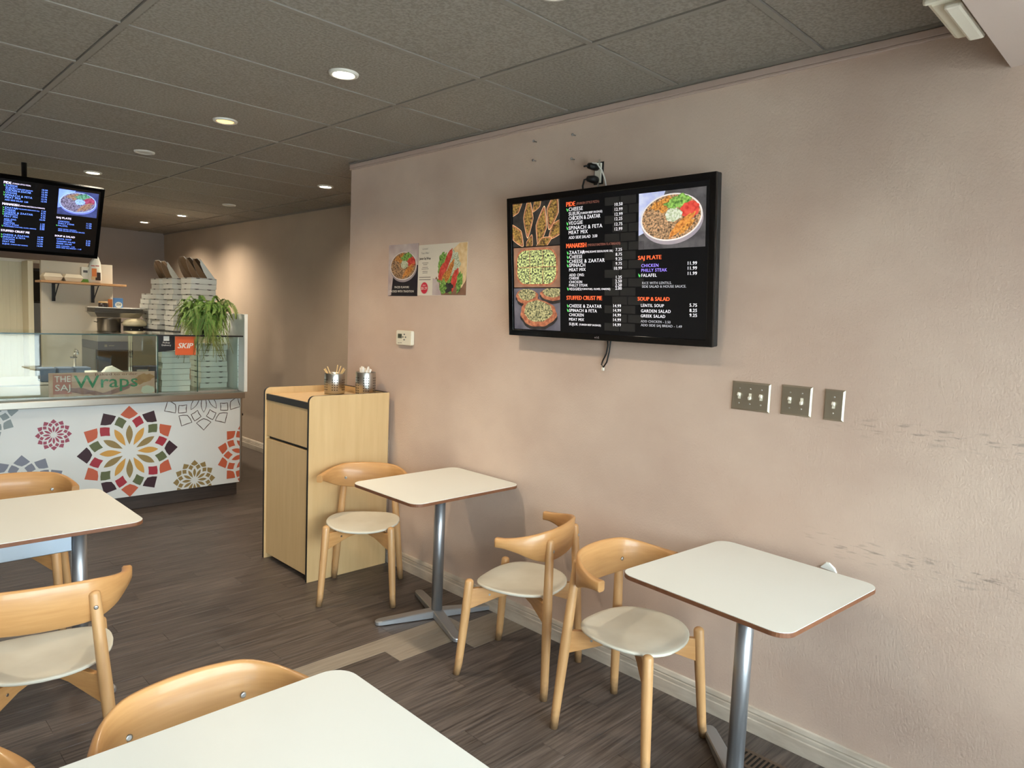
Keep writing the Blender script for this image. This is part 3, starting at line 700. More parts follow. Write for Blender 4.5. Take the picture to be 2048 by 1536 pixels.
MENU = [('PIDE', -.1628, .2340, .0175, 'O', -.1175), ('(TURKISH STYLE PIZZA)', -.110, .2370, .009, 'D', .003),
 ('CHEESE', -.1506, .2154, .0138, 'W', None), ('SUJUK', -.1507, .198, .0135, 'W', None), ('(TURKISH BEEF SAUSAGE)', -.092, .199, .008, 'W', .018), ('CHICKEN & ZAATAR', -.1509, .1797, .0145, 'W', .0086),
 ('VEGGIE', -.151, .1613, .0138, 'W', None), ('SPINACH & FETA', -.1511, .1419, .0142, 'W', None), ('MEAT MIX', -.1512, .1244, .0138, 'W', None), ('ADD SIDE SALAD  3.00', -.1514, .1059, .0112, 'W', -.006),
 ('MANAKISH', -.1641, .0707, .0172, 'O', -.0611), ('(MIDDLE EASTERN FLATBREADS)', -.054, .0735, .009, 'D', .104),
 ('ZAATAR', -.1493, .0454, .0135, 'W', None), ('(THYME,SESAME SEEDS,OLIVE OIL)', -.082, .048, .0075, 'W', .070), ('CHEESE', -.1494, .0282, .013, 'W', None), ('CHEESE & ZAATAR', -.1495, .0104, .0135, 'W', None), ('SPINACH', -.1496, -.0055, .0132, 'W', None), ('MEAT MIX', -.1497, -.0223, .012, 'W', None),
 ('ADD ONS:', -.1499, -.0425, .0106, 'W', None), ('CHEESE', -.1499, -.0552, .0098, 'W', None), ('CHICKEN', -.15, -.0703, .0102, 'W', None), ('PHILLY STEAK', -.1501, -.0835, .0098, 'W', None), ('VEGGIES', -.1502, -.0986, .0102, 'W', None), ('(TOMATOES, OLIVES, ONIONS)', -.088, -.0976, .0075, 'W', .058),
 ('STUFFED CRUST PIE', -.1643, -.1367, .0158, 'O', .0173), ('CHEESE & ZAATAR', -.1507, -.1675, .0125, 'W', None), ('SPINACH & FETA', -.1508, -.1856, .012, 'W', None), ('CHICKEN', -.1509, -.2032, .0115, 'W', None), ('MEAT MIX', -.151, -.2214, .011, 'W', None), ('SUJUK', -.1512, -.2406, .0108, 'W', None), ('(TURKISH BEEF SAUSAGE)', -.098, -.2396, .0072, 'W', .012),
 ('SAJ PLATE', .1859, .0131, .0142, 'O', .2867), ('CHICKEN', .2008, -.0143, .0112, 'V', None), ('PHILLY STEAK', .2011, -.0314, .0112, 'V', None), ('FALAFEL', .2013, -.0499, .0115, 'W', None), ('RICE WITH LENTILS.', .2053, -.0766, .0088, 'G', None), ('SIDE SALAD & HOUSE SAUCE.', .2044, -.0895, .0088, 'G', .391),
 ('SOUP & SALAD', .1861, -.1372, .0136, 'O', .3238), ('LENTIL SOUP', .2011, -.1601, .0108, 'W', None), ('GARDEN SALAD', .2013, -.1805, .0112, 'W', None), ('GREEK SALAD', .2005, -.1989, .0108, 'W', None), ('ADD CHICKEN - 2.50', .2007, -.2177, .0086, 'G', None), ('ADD SIDE SAJ BREAD - 1.49', .2009, -.2321, .0086, 'G', .377)]
PRICES = [('10.50', .1135, .2169), ('12.99', .1136, .1986), ('12.99', .1138, .1806), ('12.25', .1128, .1635), ('12.75', .113, .1441), ('12.99', .1131, .126), ('7.25', .112, .049), ('8.75', .112, .0315), ('9.25', .112, .0141), ('9.75', .112, -.0034), ('10.99', .112, -.0209), ('1.25', .1117, -.0548), ('2.50', .1118, -.0693), ('2.50', .112, -.0839), ('2.00', .112, -.0967),
 ('14.99', .109, -.1637), ('14.99', .109, -.1812), ('14.99', .109, -.199), ('14.99', .109, -.2174), ('14.99', .109, -.2363), ('11.99', .4317, -.0105), ('11.99', .4321, -.0278), ('11.99', .4325, -.0459), ('5.75', .4352, -.1564), ('8.25', .4357, -.1748), ('9.25', .4361, -.1919)]
LEAVES = [(-.158, .2154), (-.158, .1613), (-.158, .143), (-.157, .0454), (-.157, .0282), (-.157, .0115), (-.157, -.0055), (-.157, -.0986), (-.158, -.1675), (-.158, -.1856), (.192, -.0499)]
def menu_screen(t, W, hang):
    pre = 'hang_' if hang else 'scr_'
    hw, hh = W/2, W*.5907/2
    MB().box(-hw, hw, -hh, hh, -.045, -.012).build('back_cover', 'tv_matte' if hang else 'tv_back', t, .006)
    # bezel ring
    mb = MB(); a = [(-hw, -hh), (hw, -hh), (hw, hh), (-hw, hh)]; sx, st_, sb = W*.4745, W*.2705, W*.2705
    b = [(-sx, -sb), (sx, -sb), (sx, st_), (-sx, st_)]
    mb.v = [(x, y, -.012) for x, y in a]+[(x, y, .002) for x, y in a]+[(x, y, .002) for x, y in b]+[(x, y, -.004) for x, y in b]
    for i in range(4):
        j = (i+1) % 4; mb.face([i, j, 4+j, 4+i]); mb.face([4+i, 4+j, 8+j, 8+i]); mb.face([8+i, 8+j, 12+j, 12+i])
    mb.build('bezel', 'tv_matte' if hang else 'black_gloss', t, bevel=.002)
    MB().box(-sx, sx, -sb, st_, -.006, -.0035).build('panel_glass', 'screen', t)
    z0 = -.0032
    def sub(n, Lx): o = Lx.build(n, t); o.location = (0, 0, z0); return o
    # dim brick reflection on the wall screen, painted in as faintly glowing bricks
    mb = MB()
    for r_ in range(15):
        for c in range(3):
            x = W*(.03+c*.075+(.037 if r_ % 2 else 0)); y = W*(-.255+r_*.034)
            if x+W*.068 < W*.185 or c < 2: mb.poly([(x, y, z0), (x+W*.070, y, z0), (x+W*.070, y+W*.030, z0), (x, y+W*.030, z0)])
    if not hang: mb.build('brick_reflection', M('reflected_brick', (36, 35, 34), .2, emit=.5), t)
    # photographs
    Lx = layers(); x0, x1, y0, y1 = -.4673*W, -.1985*W, .087*W, .268*W; Lx.rect(x0, x1, y0, y1, pre+'pidedark')
    for k, (cx, cy, l, w_, ro) in enumerate(((-.45, .25, .06, .026, .7), (-.375, .205, .085, .030, 1.5), (-.300, .165, .085, .032, 1.35), (-.235, .225, .08, .034, 1.3), (-.215, .150, .06, .030, .75), (-.44, .135, .06, .032, 2.2), (-.32, .258, .04, .02, .9), (-.285, .098, .05, .024, .4), (-.365, .098, .04, .02, 1.2))):
        for f, mt in ((1., 'bread'), (.95, 'crust'), (.78, 'pidefill')):
            P = []
            for i in range(36):
                an = 2*PI*i/36; u = math.cos(an)*l*f; v = math.sin(an)*w_*f*(1-.55*abs(math.cos(an))); P.append(((cx+u*math.cos(ro)-v*math.sin(ro))*W, (cy+u*math.sin(ro)+v*math.cos(ro))*W))
            P = clip(P, x0, x1, y0, y1)
            if P: Lx.p(P, pre+mt)
    sub('menu_photo', Lx)
    Lx = layers(); x0, x1, y0, y1 = -.466*W, -.199*W, -.086*W, .083*W; Lx.rect(x0, x1, y0, y1, pre+'wood')
    cx, cy = -.333*W, -.001*W; Lx.p(rrect(cx-.121*W, cx+.121*W, cy-.078*W, cy+.078*W, .055*W, 6), pre+'crust').p(rrect(cx-.113*W, cx+.113*W, cy-.071*W, cy+.071*W, .05*W, 6), pre+'pizza')
    for xx in (-.037, .038): Lx.rect(cx+(xx-.0012)*W, cx+(xx+.0012)*W, cy-.074*W, cy+.074*W, pre+'crust')
    Lx.rect(cx-.116*W, cx+.116*W, cy-.0012*W, cy+.0012*W, pre+'crust'); sub('menu_photo', Lx)
    Lx = layers(); x0, x1, y0, y1 = -.468*W, -.1992*W, -.266*W, -.09*W; Lx.rect(x0, x1, y0, y1, pre+'pieback')
    for px, py, ra, rb, sd in ((-.39, -.125, .066, .032, 1), (-.24, -.115, .07, .026, 2), (-.325, -.195, .105, .058, 3)):
        for f, mt, dy in ((1.02, 'pidedark', -.012), (1., 'crust', 0), (.78, 'pietop', .008)):
            P = clip(blob(px*W, (py+dy)*W, ra*f*W, rb*f*W, j=.06, seed=sd), x0, x1, y0, y1)
            if P: Lx.p(P, pre+mt)
    sub('menu_photo', Lx)
    Lx = layers(); x0, x1, y0, y1 = .187*W, .462*W, .050*W, .251*W; Lx.rect(x0, x1, y0, y1, pre+'stone')
    Lx.p([(x0, .1*W), (.24*W, .12*W), (.30*W, y1), (x0, y1)], pre+'cloth')
    bowl(Lx, pre, .323*W, .158*W, .127*W, .082*W, .06); sub('menu_photo', Lx)
    # lettering
    o_, w_, v_, g_, d_ = ('ink_bluewhite', 'ink_blue', 'ink_blue', 'ink_blue', 'ink_bluewhite') if hang else ('ink_orange', 'ink_white', 'ink_violet', 'ink_grey', 'ink_dim')
    ts = TextSheet(); mi = {'O': 0, 'W': 1, 'V': 2, 'G': 3, 'D': 4}
    for s, x, y, h, c, rt in MENU: ts.add(s, x*W, y*W, h*W, mi[c], None if rt is None else rt*W, bold=.06 if c == 'O' else .02, z=z0+.0004)
    for s, x, y in PRICES: ts.add(s, x*W, y*W, .0112*W, 1, align='R', bold=.03, z=z0+.0004)
    ts.build('menu_line', [o_, w_, v_, g_, d_], t, split=True)
    mb = MB()
    for x, y in LEAVES:
        q = .0075; mb.poly([((x+dx*q)*W, (y+.006+dy*q)*W, z0+.0004) for dx, dy in ((-.5, 1.), (-.6, .1), (-.1, -.9), (.55, -.8), (.6, .2), (.1, .3))][::1])
    mb.build('leaf_marks', 'ink_green', t)
    if not hang: TextSheet().add('LG', -.006*W, -.2875*W, .0075*W, z=.0023, bold=.02).add('o', -.016*W, -.2875*W, .008*W, z=.0023, bold=.03).build('maker_mark', M('ink_logo', (170, 160, 160), .5), t)
WT = 1.1755
tv = frame(empty('wall_screen'), (2.5635, 2.03075, 1.897), (0, -1, 0), (-.0821, 0, .9966)); tag(tv, 'large black flat screen showing the food menu, tilted on the dining wall', 'screen')
menu_screen(tv, WT, False)
MB().box(-.18, .18, -.12, .12, -.075, -.045).build('wall_mount', 'black_plastic', tv)
# loose cord under the screen
o = on_wall(empty('screen_cord'), 2.03, 1.56); tag(o, 'loose black cord looping out below the wall screen', 'cord')
MB().tube([(.0, .04, .012), (.012, .0, .014), (.02, -.03, .018), (.012, -.07, .016), (-.010, -.105, .012), (-.018, -.125, .010), (-.004, -.135, .012), (.016, -.11, .016), (.030, -.06, .018), (.034, .0, .016), (.03, .04, .012)], .0038, 8).build('cord', 'black_plastic', o)
MB().box(-.014, -.002, -.152, -.136, .005, .015).build('cord_tip', 'white_plastic', o, .002)

hs = empty('hanging_screen'); tag(hs, 'menu screen hung tilted from the ceiling above the service counter', 'screen')
WH = .97
frame(hs, (1.658-WH/2, 6.325, 2.247), (1, 0, 0), (0, -.40, .916)); menu_screen(hs, WH, True)
hm = MB().tube([(0, .0, -.04), (0, .02, -.12), (0, .345, -.262)], .018, 10).build('ceiling_mount', 'black_plastic', hs)

# ------------------------------------------------------------------ POSTERS
M('poster_black', (28, 25, 28), .35, col2=(40, 34, 42), vscale=10); M('poster_white', (222, 214, 198), .45); M('ink_print_white', (232, 226, 214), .5); M('ink_print_black', (36, 32, 30), .5); M('ink_print_grey', (140, 132, 122), .5); M('badge_pink', (206, 44, 66), .5)
M('poster_lilac', (168, 146, 150), .4, col2=(214, 204, 196), vscale=9)
t = on_wall(empty('poster'), 3.665, 1.913, XW-.001); tag(t, 'dark poster with a rice bowl and white lettering', 'poster')
MB().box(-.156, .156, -.161, .163, 0, .001).build('sheet', 'poster_black', t)
Lx = layers(); Lx.z = .0012; Lx.p([(-.156, -.16), (-.12, -.155), (-.10, -.02), (.0, .02), (.156, .03), (.156, .163), (-.156, .163)], 'poster_lilac')
bowl(Lx, 'pr_', .005, .028, .138, .088, .05)
Lx.build('photo', t)
TextSheet().add('PACED FLAVORS', 0, -.112, .013, align='C', bold=.02, z=.006).add('PACKED WITH TRADITION', 0, -.138, .013, align='C', bold=.02, z=.006, right=None).build('lettering', 'ink_print_white', t)
t = on_wall(empty('poster'), 3.276, 1.910, XW-.0005); tag(t, 'pale poster of a wrap with a pink price badge', 'poster')
MB().box(-.232, .226, -.153, .152, 0, .0008).build('sheet', 'poster_white', t)
Lx = layers(); Lx.z = .001
x0, x1, y0, y1 = -.085, .224, -.151, .150
Lx.p([(x0, y0), (x1, y0), (x1, -.02), (.12, -.06), (.0, -.1), (-.05, -.04), (x0, -.08)], 'pr_wood'); Lx.p([(x0, y0), (.0, y0), (-.03, -.06), (x0, -.05)], 'poster_lilac')
def cb(*a, **k): return clip(blob(*a, **k), x0, x1, y0, y1)
for P, mt in ((cb(.06, -.06, .10, .075, j=.3, seed=21), 'pr_green'), (cb(.0, .05, .03, .06, j=.25, seed=2, rot=-.5), 'pr_green'), (cb(.15, .09, .11, .05, j=.05, seed=23, rot=.5), 'pr_bread'), (cb(.185, .0, .05, .11, j=.08, seed=24, rot=-.2), 'pr_bread'),
              (cb(.105, .03, .06, .07, j=.2, seed=25, rot=-.3), 'pr_dip'), (cb(.04, .03, .105, .022, j=.1, seed=26, rot=1.05), 'pr_tomato'), (cb(.0, -.01, .055, .02, j=.1, seed=27, rot=1.1), 'pr_tomato'), (cb(.065, -.02, .085, .022, j=.15, seed=28, rot=1.0), 'pr_chicken'),
              (cb(.12, -.06, .07, .024, j=.15, seed=29, rot=1.2), 'pr_tomato'), (cb(.03, -.045, .05, .018, j=.2, seed=30, rot=.9), 'pr_lentil'), (cb(.06, -.105, .05, .028, j=.2, seed=31), 'pr_pidedark'), (cb(.165, -.075, .025, .06, j=.2, seed=32, rot=-.2), 'pr_green'), (cb(.02, -.095, .03, .035, j=.3, seed=33), 'pr_green')):
    if P: Lx.p(P, mt)
Lx.build('photo', t)
ts = TextSheet(); X0 = -.162
for s, y, h, w, mi in (('Limited', .122, .012, .052, 1), ('Time Offer!', .096, .012, .076, 1), ('Junior Saj Wrap', .063, .014, .11, 0)):
    ts.add(s, X0-w/2, y, h, mi, right=X0+w/2, bold=.02 if h > .012 else 0, z=.004)
ts.build('lettering', ['ink_print_black', 'ink_print_grey', 'ink_print_grey'], t)
for y, w in ((.041, .06), (.031, .04), (.015, .055), (.005, .068), (-.009, .05), (-.019, .05), (-.046, .112), (-.060, .112)): box('fine_print', X0-w/2, X0+w/2, y, y+(.0035 if y > -.03 else .005), .001, .0013, 'ink_print_grey', t)
P = []
for k in range(40): a = 2*PI*k/40; q = 1.0 if k % 2 else .92; P.append((X0+.036*q*math.cos(a), -.108+.036*q*math.sin(a), .0035))
b_ = MB().poly(P).build('price_badge', 'badge_pink', t)
TextSheet().add('ONLY', X0, -.096, .008, align='C', z=.004).add('$5.29', X0-.028, -.118, .016, right=X0+.028, z=.004, bold=.02).build('lettering', 'ink_print_white', b_)

# ------------------------------------------------------------------ SERVICE COUNTER
CX0, CX1, CY = -1.2, 2.635, 5.93
sc_ = empty('service_counter', (.7, CY, 0)); tag(sc_, 'white service counter printed with mosaic flowers under a steel ledge', 'counter')
def Lc(mb): mb.v = [(x-.7, y-CY, z) for x, y, z in mb.v]; return mb
Lc(MB().box(CX0, CX1-.02, CY+.06, CY+.9, .0, .118)).build('toe_kick', 'toe_kick', sc_)
Lc(MB().box(CX0, CX1, CY+.012, CY+.9, .118, .858)).build('body', 'panel_grey', sc_)
fp = Lc(MB().box(CX0, CX1-.02, CY, CY+.011, .120, .857)).build('front_panel', 'counter_white', sc_)
Lc(MB().box(CX1-.018, CX1, CY-.002, CY+.012, .119, .858)).build('corner_strip', 'brushed', sc_, .002)
Lc(MB().box(CX0, CX1+.012, CY-.030, CY+.9, .860, .912)).build('steel_ledge', 'brushed', sc_, .004)
Lc(MB().box(CX0, CX1, CY+.09, CY+.9, .912, .926)).build('deck', 'stainless_light', sc_)
# printed flowers on the front panel
for n_, c in (('f_orange', (196, 96, 66)), ('f_maroon', (56, 28, 38)), ('f_red', (164, 44, 58)), ('f_green', (96, 104, 68)), ('f_olive', (146, 124, 76)), ('f_gold', (206, 154, 72)), ('f_crimson', (156, 72, 92)), ('f_slate', (128, 132, 146)), ('f_grey', (138, 150, 150)), ('f_line', (70, 52, 42))): M(n_, c, .5)
PX0, PX1, PZ0, PZ1 = CX0, CX1-.021, .121, .856
def pol(cx, cz, r, a): return (cx+r*math.sin(a), cz+r*math.cos(a))
def flower(cx, cz, Rr, colf, name, outline=False, rot=0.):
    mats = []; mb = MB()
    def put(P, ring, k):
        mt = colf(ring, k)
        if mt not in mats: mats.append(mt)
        if outline:
            cxx = sum(p[0] for p in P)/len(P); czz = sum(p[1] for p in P)/len(P)
            for i in range(len(P)):
                a, b = P[i], P[(i+1) % len(P)]; sh = lambda p: (cxx+(p[0]-cxx)*(1-.0065/max(.01, math.hypot(p[0]-cxx, p[1]-czz))), czz+(p[1]-czz)*(1-.0065/max(.01, math.hypot(p[0]-cxx, p[1]-czz))))
                q = clip([a, b, sh(b), sh(a)], PX0, PX1, PZ0, PZ1)
                if q: mb.poly([(x-.7, -.0012, z) for x, z in q], mats.index(mt))
        else:
            q = clip(P, PX0, PX1, PZ0, PZ1)
            if q: mb.poly([(x-.7, -.0012, z) for x, z in q], mats.index(mt))
    def quad(a, r0, r1, rm, da, dc):   # kite with slightly hollow sides
        c = [pol(cx, cz, r1*Rr, a), pol(cx, cz, rm*Rr, a+da), pol(cx, cz, r0*Rr, a), pol(cx, cz, rm*Rr, a-da)]; P = []
        ce = pol(cx, cz, (r0+r1)/2*Rr, a)
        for i in range(4):
            p, q = c[i], c[(i+1) % 4]; mx, mz = (p[0]+q[0])/2, (p[1]+q[1])/2; s = dc[i]
            P += [p, (mx+(ce[0]-mx)*s, mz+(ce[1]-mz)*s)]
        return P
    for k in range(12):
        a = k*PI/6+rot; put(quad(a, .715, 1., .835, R(12), (.0, -.10, -.10, .0)), 0, k)
        put(quad(a+PI/12, .53, .80, .672, R(10.6), (-.1, .08, .08, -.1)), 1, k)
        P = []
        for i in range(9): u = i/8; r = .155+.43*u; w = .068*math.sin(PI*u**1.15)**.9 if 0 < u < 1 else 0; P.append((r, w))
        pts = [pol(cx, cz, Rr*math.hypot(r, w), a+math.atan2(w, r)) for r, w in P]+[pol(cx, cz, Rr*math.hypot(r, w), a-math.atan2(w, r)) for r, w in P[-2:0:-1]]
        put(pts, 2, k)
    return mb.build('flower_print', mats, fp)
flower(1.735, .480, .362, lambda r, k: ((('f_orange', 'f_maroon'), ('f_red', 'f_green'), ('f_olive', 'f_gold'))[r])[k % 2], 'big')
flower(1.229, .656, .116, lambda r, k: 'f_crimson', 'small'); flower(1.031, .239, .288, lambda r, k: 'f_slate', 'slate'); flower(.785, .850, .235, lambda r, k: 'f_grey', 'grey')
flower(2.231, .185, .172, lambda r, k: 'f_olive', 'olive'); flower(2.71, .368, .295, lambda r, k: 'f_orange', 'orange', False, PI/12); flower(2.306, .963, .362, lambda r, k: 'f_line', 'line', True)

# tall end panel of the counter
ep = MB().box(2.645, 2.675, CY-.012, CY+.62, .9125, 1.586).build('end_panel', 'paper_white', bevel=.003); tag(ep, 'white upright screen panel at the open end of the service counter', 'panel')
# glass display case
gc = empty('display_case', (.7, CY, .926)); tag(gc, 'glass display case standing on the steel ledge of the counter', 'display case')
def Lg(mb): mb.v = [(x-.7, y-CY, z-.926) for x, y, z in mb.v]; return mb
ZG = 1.398
Lg(MB().box(CX0, 1.945, CY+.02, CY+.028, .927, ZG-.008)).build('front_pane', 'case_glass', gc)
Lg(MB().box(1.957, 2.262, CY+.02, CY+.028, .927, ZG-.008)).build('front_pane', 'case_glass', gc)
Lg(MB().box(2.27, 2.642, CY+.10, CY+.108, .927, ZG-.008)).build('front_pane', 'case_glass', gc)
Lg(MB().box(1.947, 1.955, CY+.022, CY+.75, .927, ZG-.008)).build('divider_pane', 'case_glass', gc)
Lg(MB().box(1.947, 1.955, CY+.016, CY+.022, .927, ZG-.008)).build('pane_edge', 'glass_edge', gc)
Lg(MB().box(2.262, 2.266, CY+.018, CY+.030, .927, ZG-.008)).build('pane_edge', 'glass_edge', gc)
Lg(MB().box(CX0, 2.642, CY+.010, CY+.76, ZG-.008, ZG)).build('top_shelf', 'case_glass', gc)
Lg(MB().box(CX0, 1.94, CY+.004, CY+.010, ZG-.010, ZG)).build('shelf_edge', 'glass_edge', gc)
Lg(MB().box(1.94, 2.642, CY+.004, CY+.010, ZG-.011, ZG+.001)).build('shelf_edge', 'black_edge', gc)
# stickers and banner on the glass
def on_counter(o, x, z, dy=.0): return frame(o, (x, CY+.0195-dy, z), (1, 0, 0), (0, 0, 1))
t = on_counter(empty('delivery_sticker'), 2.166, 1.312); tag(t, 'orange square sticker with white slanted lettering on the glass', 'sticker')
MB().prism(rrect(-.081, .081, -.078, .077, .008), 0, .001).build('sheet', M('sticker_orange', (226, 98, 46), .4), t)
TextSheet().add('SKIP', -.060, -.022, .042, right=.060, bold=.05, shear=.28, z=.0012).build('lettering', 'ink_print_white', t)
t = on_counter(empty('pickup_sticker'), 2.018, 1.325); tag(t, 'black sticker with pickup and delivery lettering beside the orange one', 'sticker')
MB().poly([(-.062, -.066, .0008), (.064, -.052, .0008), (.064, .062, .0008), (-.062, .064, .0008)]).build('sheet', M('sticker_black', (20, 22, 26), .35), t)
MB().poly([(-.022, .024, .001), (.022, .024, .001), (.022, .062, .001), (-.022, .062, .001)]).build('white_tab', 'paper_white', t)
TextSheet().add('Pickup', 0, .004, .013, align='C', bold=.012, z=.0012).add('Delivery', 0, -.017, .013, align='C', bold=.012, z=.0012).build('lettering', 'ink_print_white', t)
t = on_counter(empty('glass_banner'), 1.572, 1.018, -.012); frame(t, (1.572, CY+.036, 1.018), (1, 0, 0), (0, 0, 1)); tag(t, 'faded banner advertising wraps propped inside the display glass', 'banner')
M('banner', (198, 152, 132), .5, col2=(214, 182, 158), vscale=7, stretch=(1, 2, 1)); M('banner_red', (190, 116, 108), .5, col2=(196, 140, 124), vscale=6); M('banner_brown', (150, 96, 62), .5, col2=(196, 150, 104), vscale=12); M('banner_pale', (204, 200, 180), .5); M('banner_green', (52, 138, 98), .5); M('banner_purple', (128, 92, 96), .5, col2=(176, 130, 116), vscale=14); M('banner_ink', (118, 66, 52), .5)
MB().box(-.362, .362, -.088, .088, -.001, .0).build('sheet', 'banner', t)
Lx = layers(); Lx.z = .0003; Lx.rect(-.335, -.215, -.07, .076, 'banner_red')
for P, mt in ((blob(-.12, -.06, .15, .02, j=.3, seed=41, rot=-.2), 'banner_purple'), (blob(.1, -.05, .16, .018, j=.3, seed=43, rot=.35), 'banner_purple'), (blob(.28, .03, .075, .035, j=.2, seed=44, rot=.3), 'banner_brown'), (blob(.31, -.06, .05, .035, j=.1, seed=45), 'banner_pale')):
    P = clip(P, -.36, .36, -.086, .086)
    if P: Lx.p(P, mt)
Lx.build('artwork', t)
TextSheet().add('THE', -.325, .020, .045, right=-.222, z=.002).add('SAJ', -.322, -.044, .045, right=-.225, z=.002).build('lettering', 'ink_print_white', t)
TextSheet().add('Wraps', -.2, -.030, .095, right=.235, z=.0022, bold=.012).build('lettering', 'banner_green', t)
TextSheet().add('Baked to order', -.06, .062, .018, right=.235, z=.0025).build('lettering', 'banner_ink', t)

# ------------------------------------------------------------------ PIZZA BOXES
def pbox_proto(w, d, h, mat, notch):
    o = MB().box(-w/2, w/2, 0, d, 0, h*.84).build('pizza_box', mat)
    MB().box(-w/2+.004, w/2-.004, .004, d-.004, h*.84, h*.90).build('inner_rim', 'card_seam', o)
    MB().box(-w/2, w/2, 0, d, h*.90, h*.995).build('lid', mat, o)
    if notch:
        for s in (-1, 1):
            P = [(s*w*.24+w*.085*math.cos(a), h*.96-.008*math.sin(a)) for a in [PI*i/8 for i in range(9)]]
            MB().poly([(x, -.0016, z) for x, z in P]).build('tab_slot', 'card_slot', o)
        P = [(d*.5+d*.12*math.cos(a), h*.96-.008*math.sin(a)) for a in [PI*i/8 for i in range(9)]]
        MB().poly([(-w/2-.0016, y, z) for y, z in P]).build('tab_slot', 'card_slot', o)
    return o
ORD = ['lowest', 'second', 'third', 'fourth', 'fifth', 'sixth', 'seventh', 'eighth', 'ninth', 'tenth']
def stack(proto, x, y, z, n, h, label, group, jit=.006, seed=1, rz=0.):
    rg = random.Random(seed)
    for i in range(n):
        if proto.get('used'): o = copy_tree(proto)
        else: o = proto; proto['used'] = 1
        o.location = (x+rg.uniform(-jit, jit), y+rg.uniform(-jit, jit)*.6, z+i*h); o.rotation_euler = (0, 0, rz+rg.uniform(-.03, .03))
        tag(o, label % ('topmost' if i == n-1 else ORD[i]+(' from below' if i else '')), 'pizza box', group)
pa = pbox_proto(.225, .24, .0478, 'card_white', False)
stack(pa, 2.135, 6.065, .9265, 7, .048, 'plain white pizza box %s of the stack behind the stickers', 'plain pizza boxes in the case', .006, 3)
pa2 = pbox_proto(.225, .24, .0478, 'card_white', False)
stack(pa2, 2.16, 6.42, .9265, 7, .048, 'plain white pizza box %s of the back-row stack in the case', 'plain pizza boxes in the second row', .004, 5)
pb = pbox_proto(.232, .24, .0478, 'card_white', True)
stack(pb, 2.505, 6.22, .9265, 8, .048, 'notched white pizza box %s of the stack below the fern', 'notched pizza boxes in the case', .008, 9)
# shelf rack carrying the tall tower
rk = empty('box_rack', (2.80, 7.7, 0)); tag(rk, 'dark steel rack carrying the tower of pizza boxes', 'rack')
box('rack_shelf', -.28, .30, -.78, .72, 1.355, 1.38, 'iron', rk, .003)
for sx in (-.25, .27):
    for sy in (-.74, .68): MB().tube([(sx, sy, 0), (sx, sy, 1.356)], .014, 10).build('rack_leg', 'iron', rk)
box('rack_shelf', -.27, .29, -.77, .71, .55, .57, 'iron', rk)
HB = .0532
tw = pbox_proto(.245, .25, HB-.0005, 'card_white', True)
stack(tw, 2.725, 7.0, 1.3805, 10, HB, 'white pizza box %s of the front tower stack behind the fern', 'tower of pizza boxes, front stack', .012, 11)
stack(tw, 2.72, 7.43, 1.3805, 10, HB, 'white pizza box %s of the middle tower stack', 'tower of pizza boxes, middle stack', .02, 12)
stack(tw, 2.70, 7.84, 1.3805, 10, HB, 'white pizza box %s of the rear tower stack', 'tower of pizza boxes, rear stack', .02, 13)
stack(tw, 2.70, 8.12, 1.3805, 7, HB, 'white pizza box %s of the low last tower stack', 'tower of pizza boxes, last stack', .015, 14)
# open boxes standing on the tower
def open_lid(x, y, z, ang, w, d, label):
    o = empty('open_pizza_box', (x, y, z)); tag(o, label, 'pizza box', 'opened pizza boxes on the tower')
    mb = MB(); P = [(-.0, -w/2), (d*.62, -w/2), (d, -w*.28), (d, w*.28), (d*.62, w/2), (0, w/2)]
    n = len(P); mb.v = [(a, b, 0) for a, b in P]+[(a, b, .006) for a, b in P]
    mb.face(list(range(n))[::-1], 1); mb.face([n+i for i in range(n)], 0)
    for i in range(n): mb.face([i, (i+1) % n, n+(i+1) % n, n+i], 1)
    lid = mb.build('lid_flap', ['card_brown', 'card_white'], o, fix=False); lid.rotation_euler = (0, R(-ang), 0)
    for s in (-1, 1):
        C = [(0, 0), (d*.95, 0), (d*.8, -.03), (d*.45, -.052), (d*.12, -.06), (0, -.05)]
        mb = MB(); y_ = s*w/2
        mb.v = [(a, y_-.0015, -b) for a, b in C]+[(a, y_+.0015, -b) for a, b in C]; n = len(C)
        mb.face(list(range(n)), 0); mb.face([n+i for i in range(n)][::-1], 0)
        for i in range(n): mb.face([i, n+i, n+(i+1) % n, (i+1) % n], 1)
        sd = mb.build('side_flap', ['card_white' if s < 0 and (x > 2.83 or 2.79 < x < 2.81) else 'card_brown', 'card_white'], o, fix=True); sd.rotation_euler = (0, R(-ang), 0)
    return o
zt_ = 1.3805+10*HB
for i, (dx, dy, a) in enumerate(((.115, .02, 128), (.045, .03, 126), (-.02, .04, 124))): open_lid(2.725+dx, 7.12+dy, zt_+.002, a, .22, .24, 'opened brown-lined pizza box %s on the front stack' % ('with a white side facing the passage', 'standing between two others', 'next to the middle stack')[i])
for i, (dx, dy, a) in enumerate(((.08, .0, 126), (.02, .01, 124))): open_lid(2.72+dx, 7.95+dy, zt_+.002, a, .22, .23, 'opened brown-lined pizza box %s on the rear stack' % ('with a white side', 'all brown')[i])

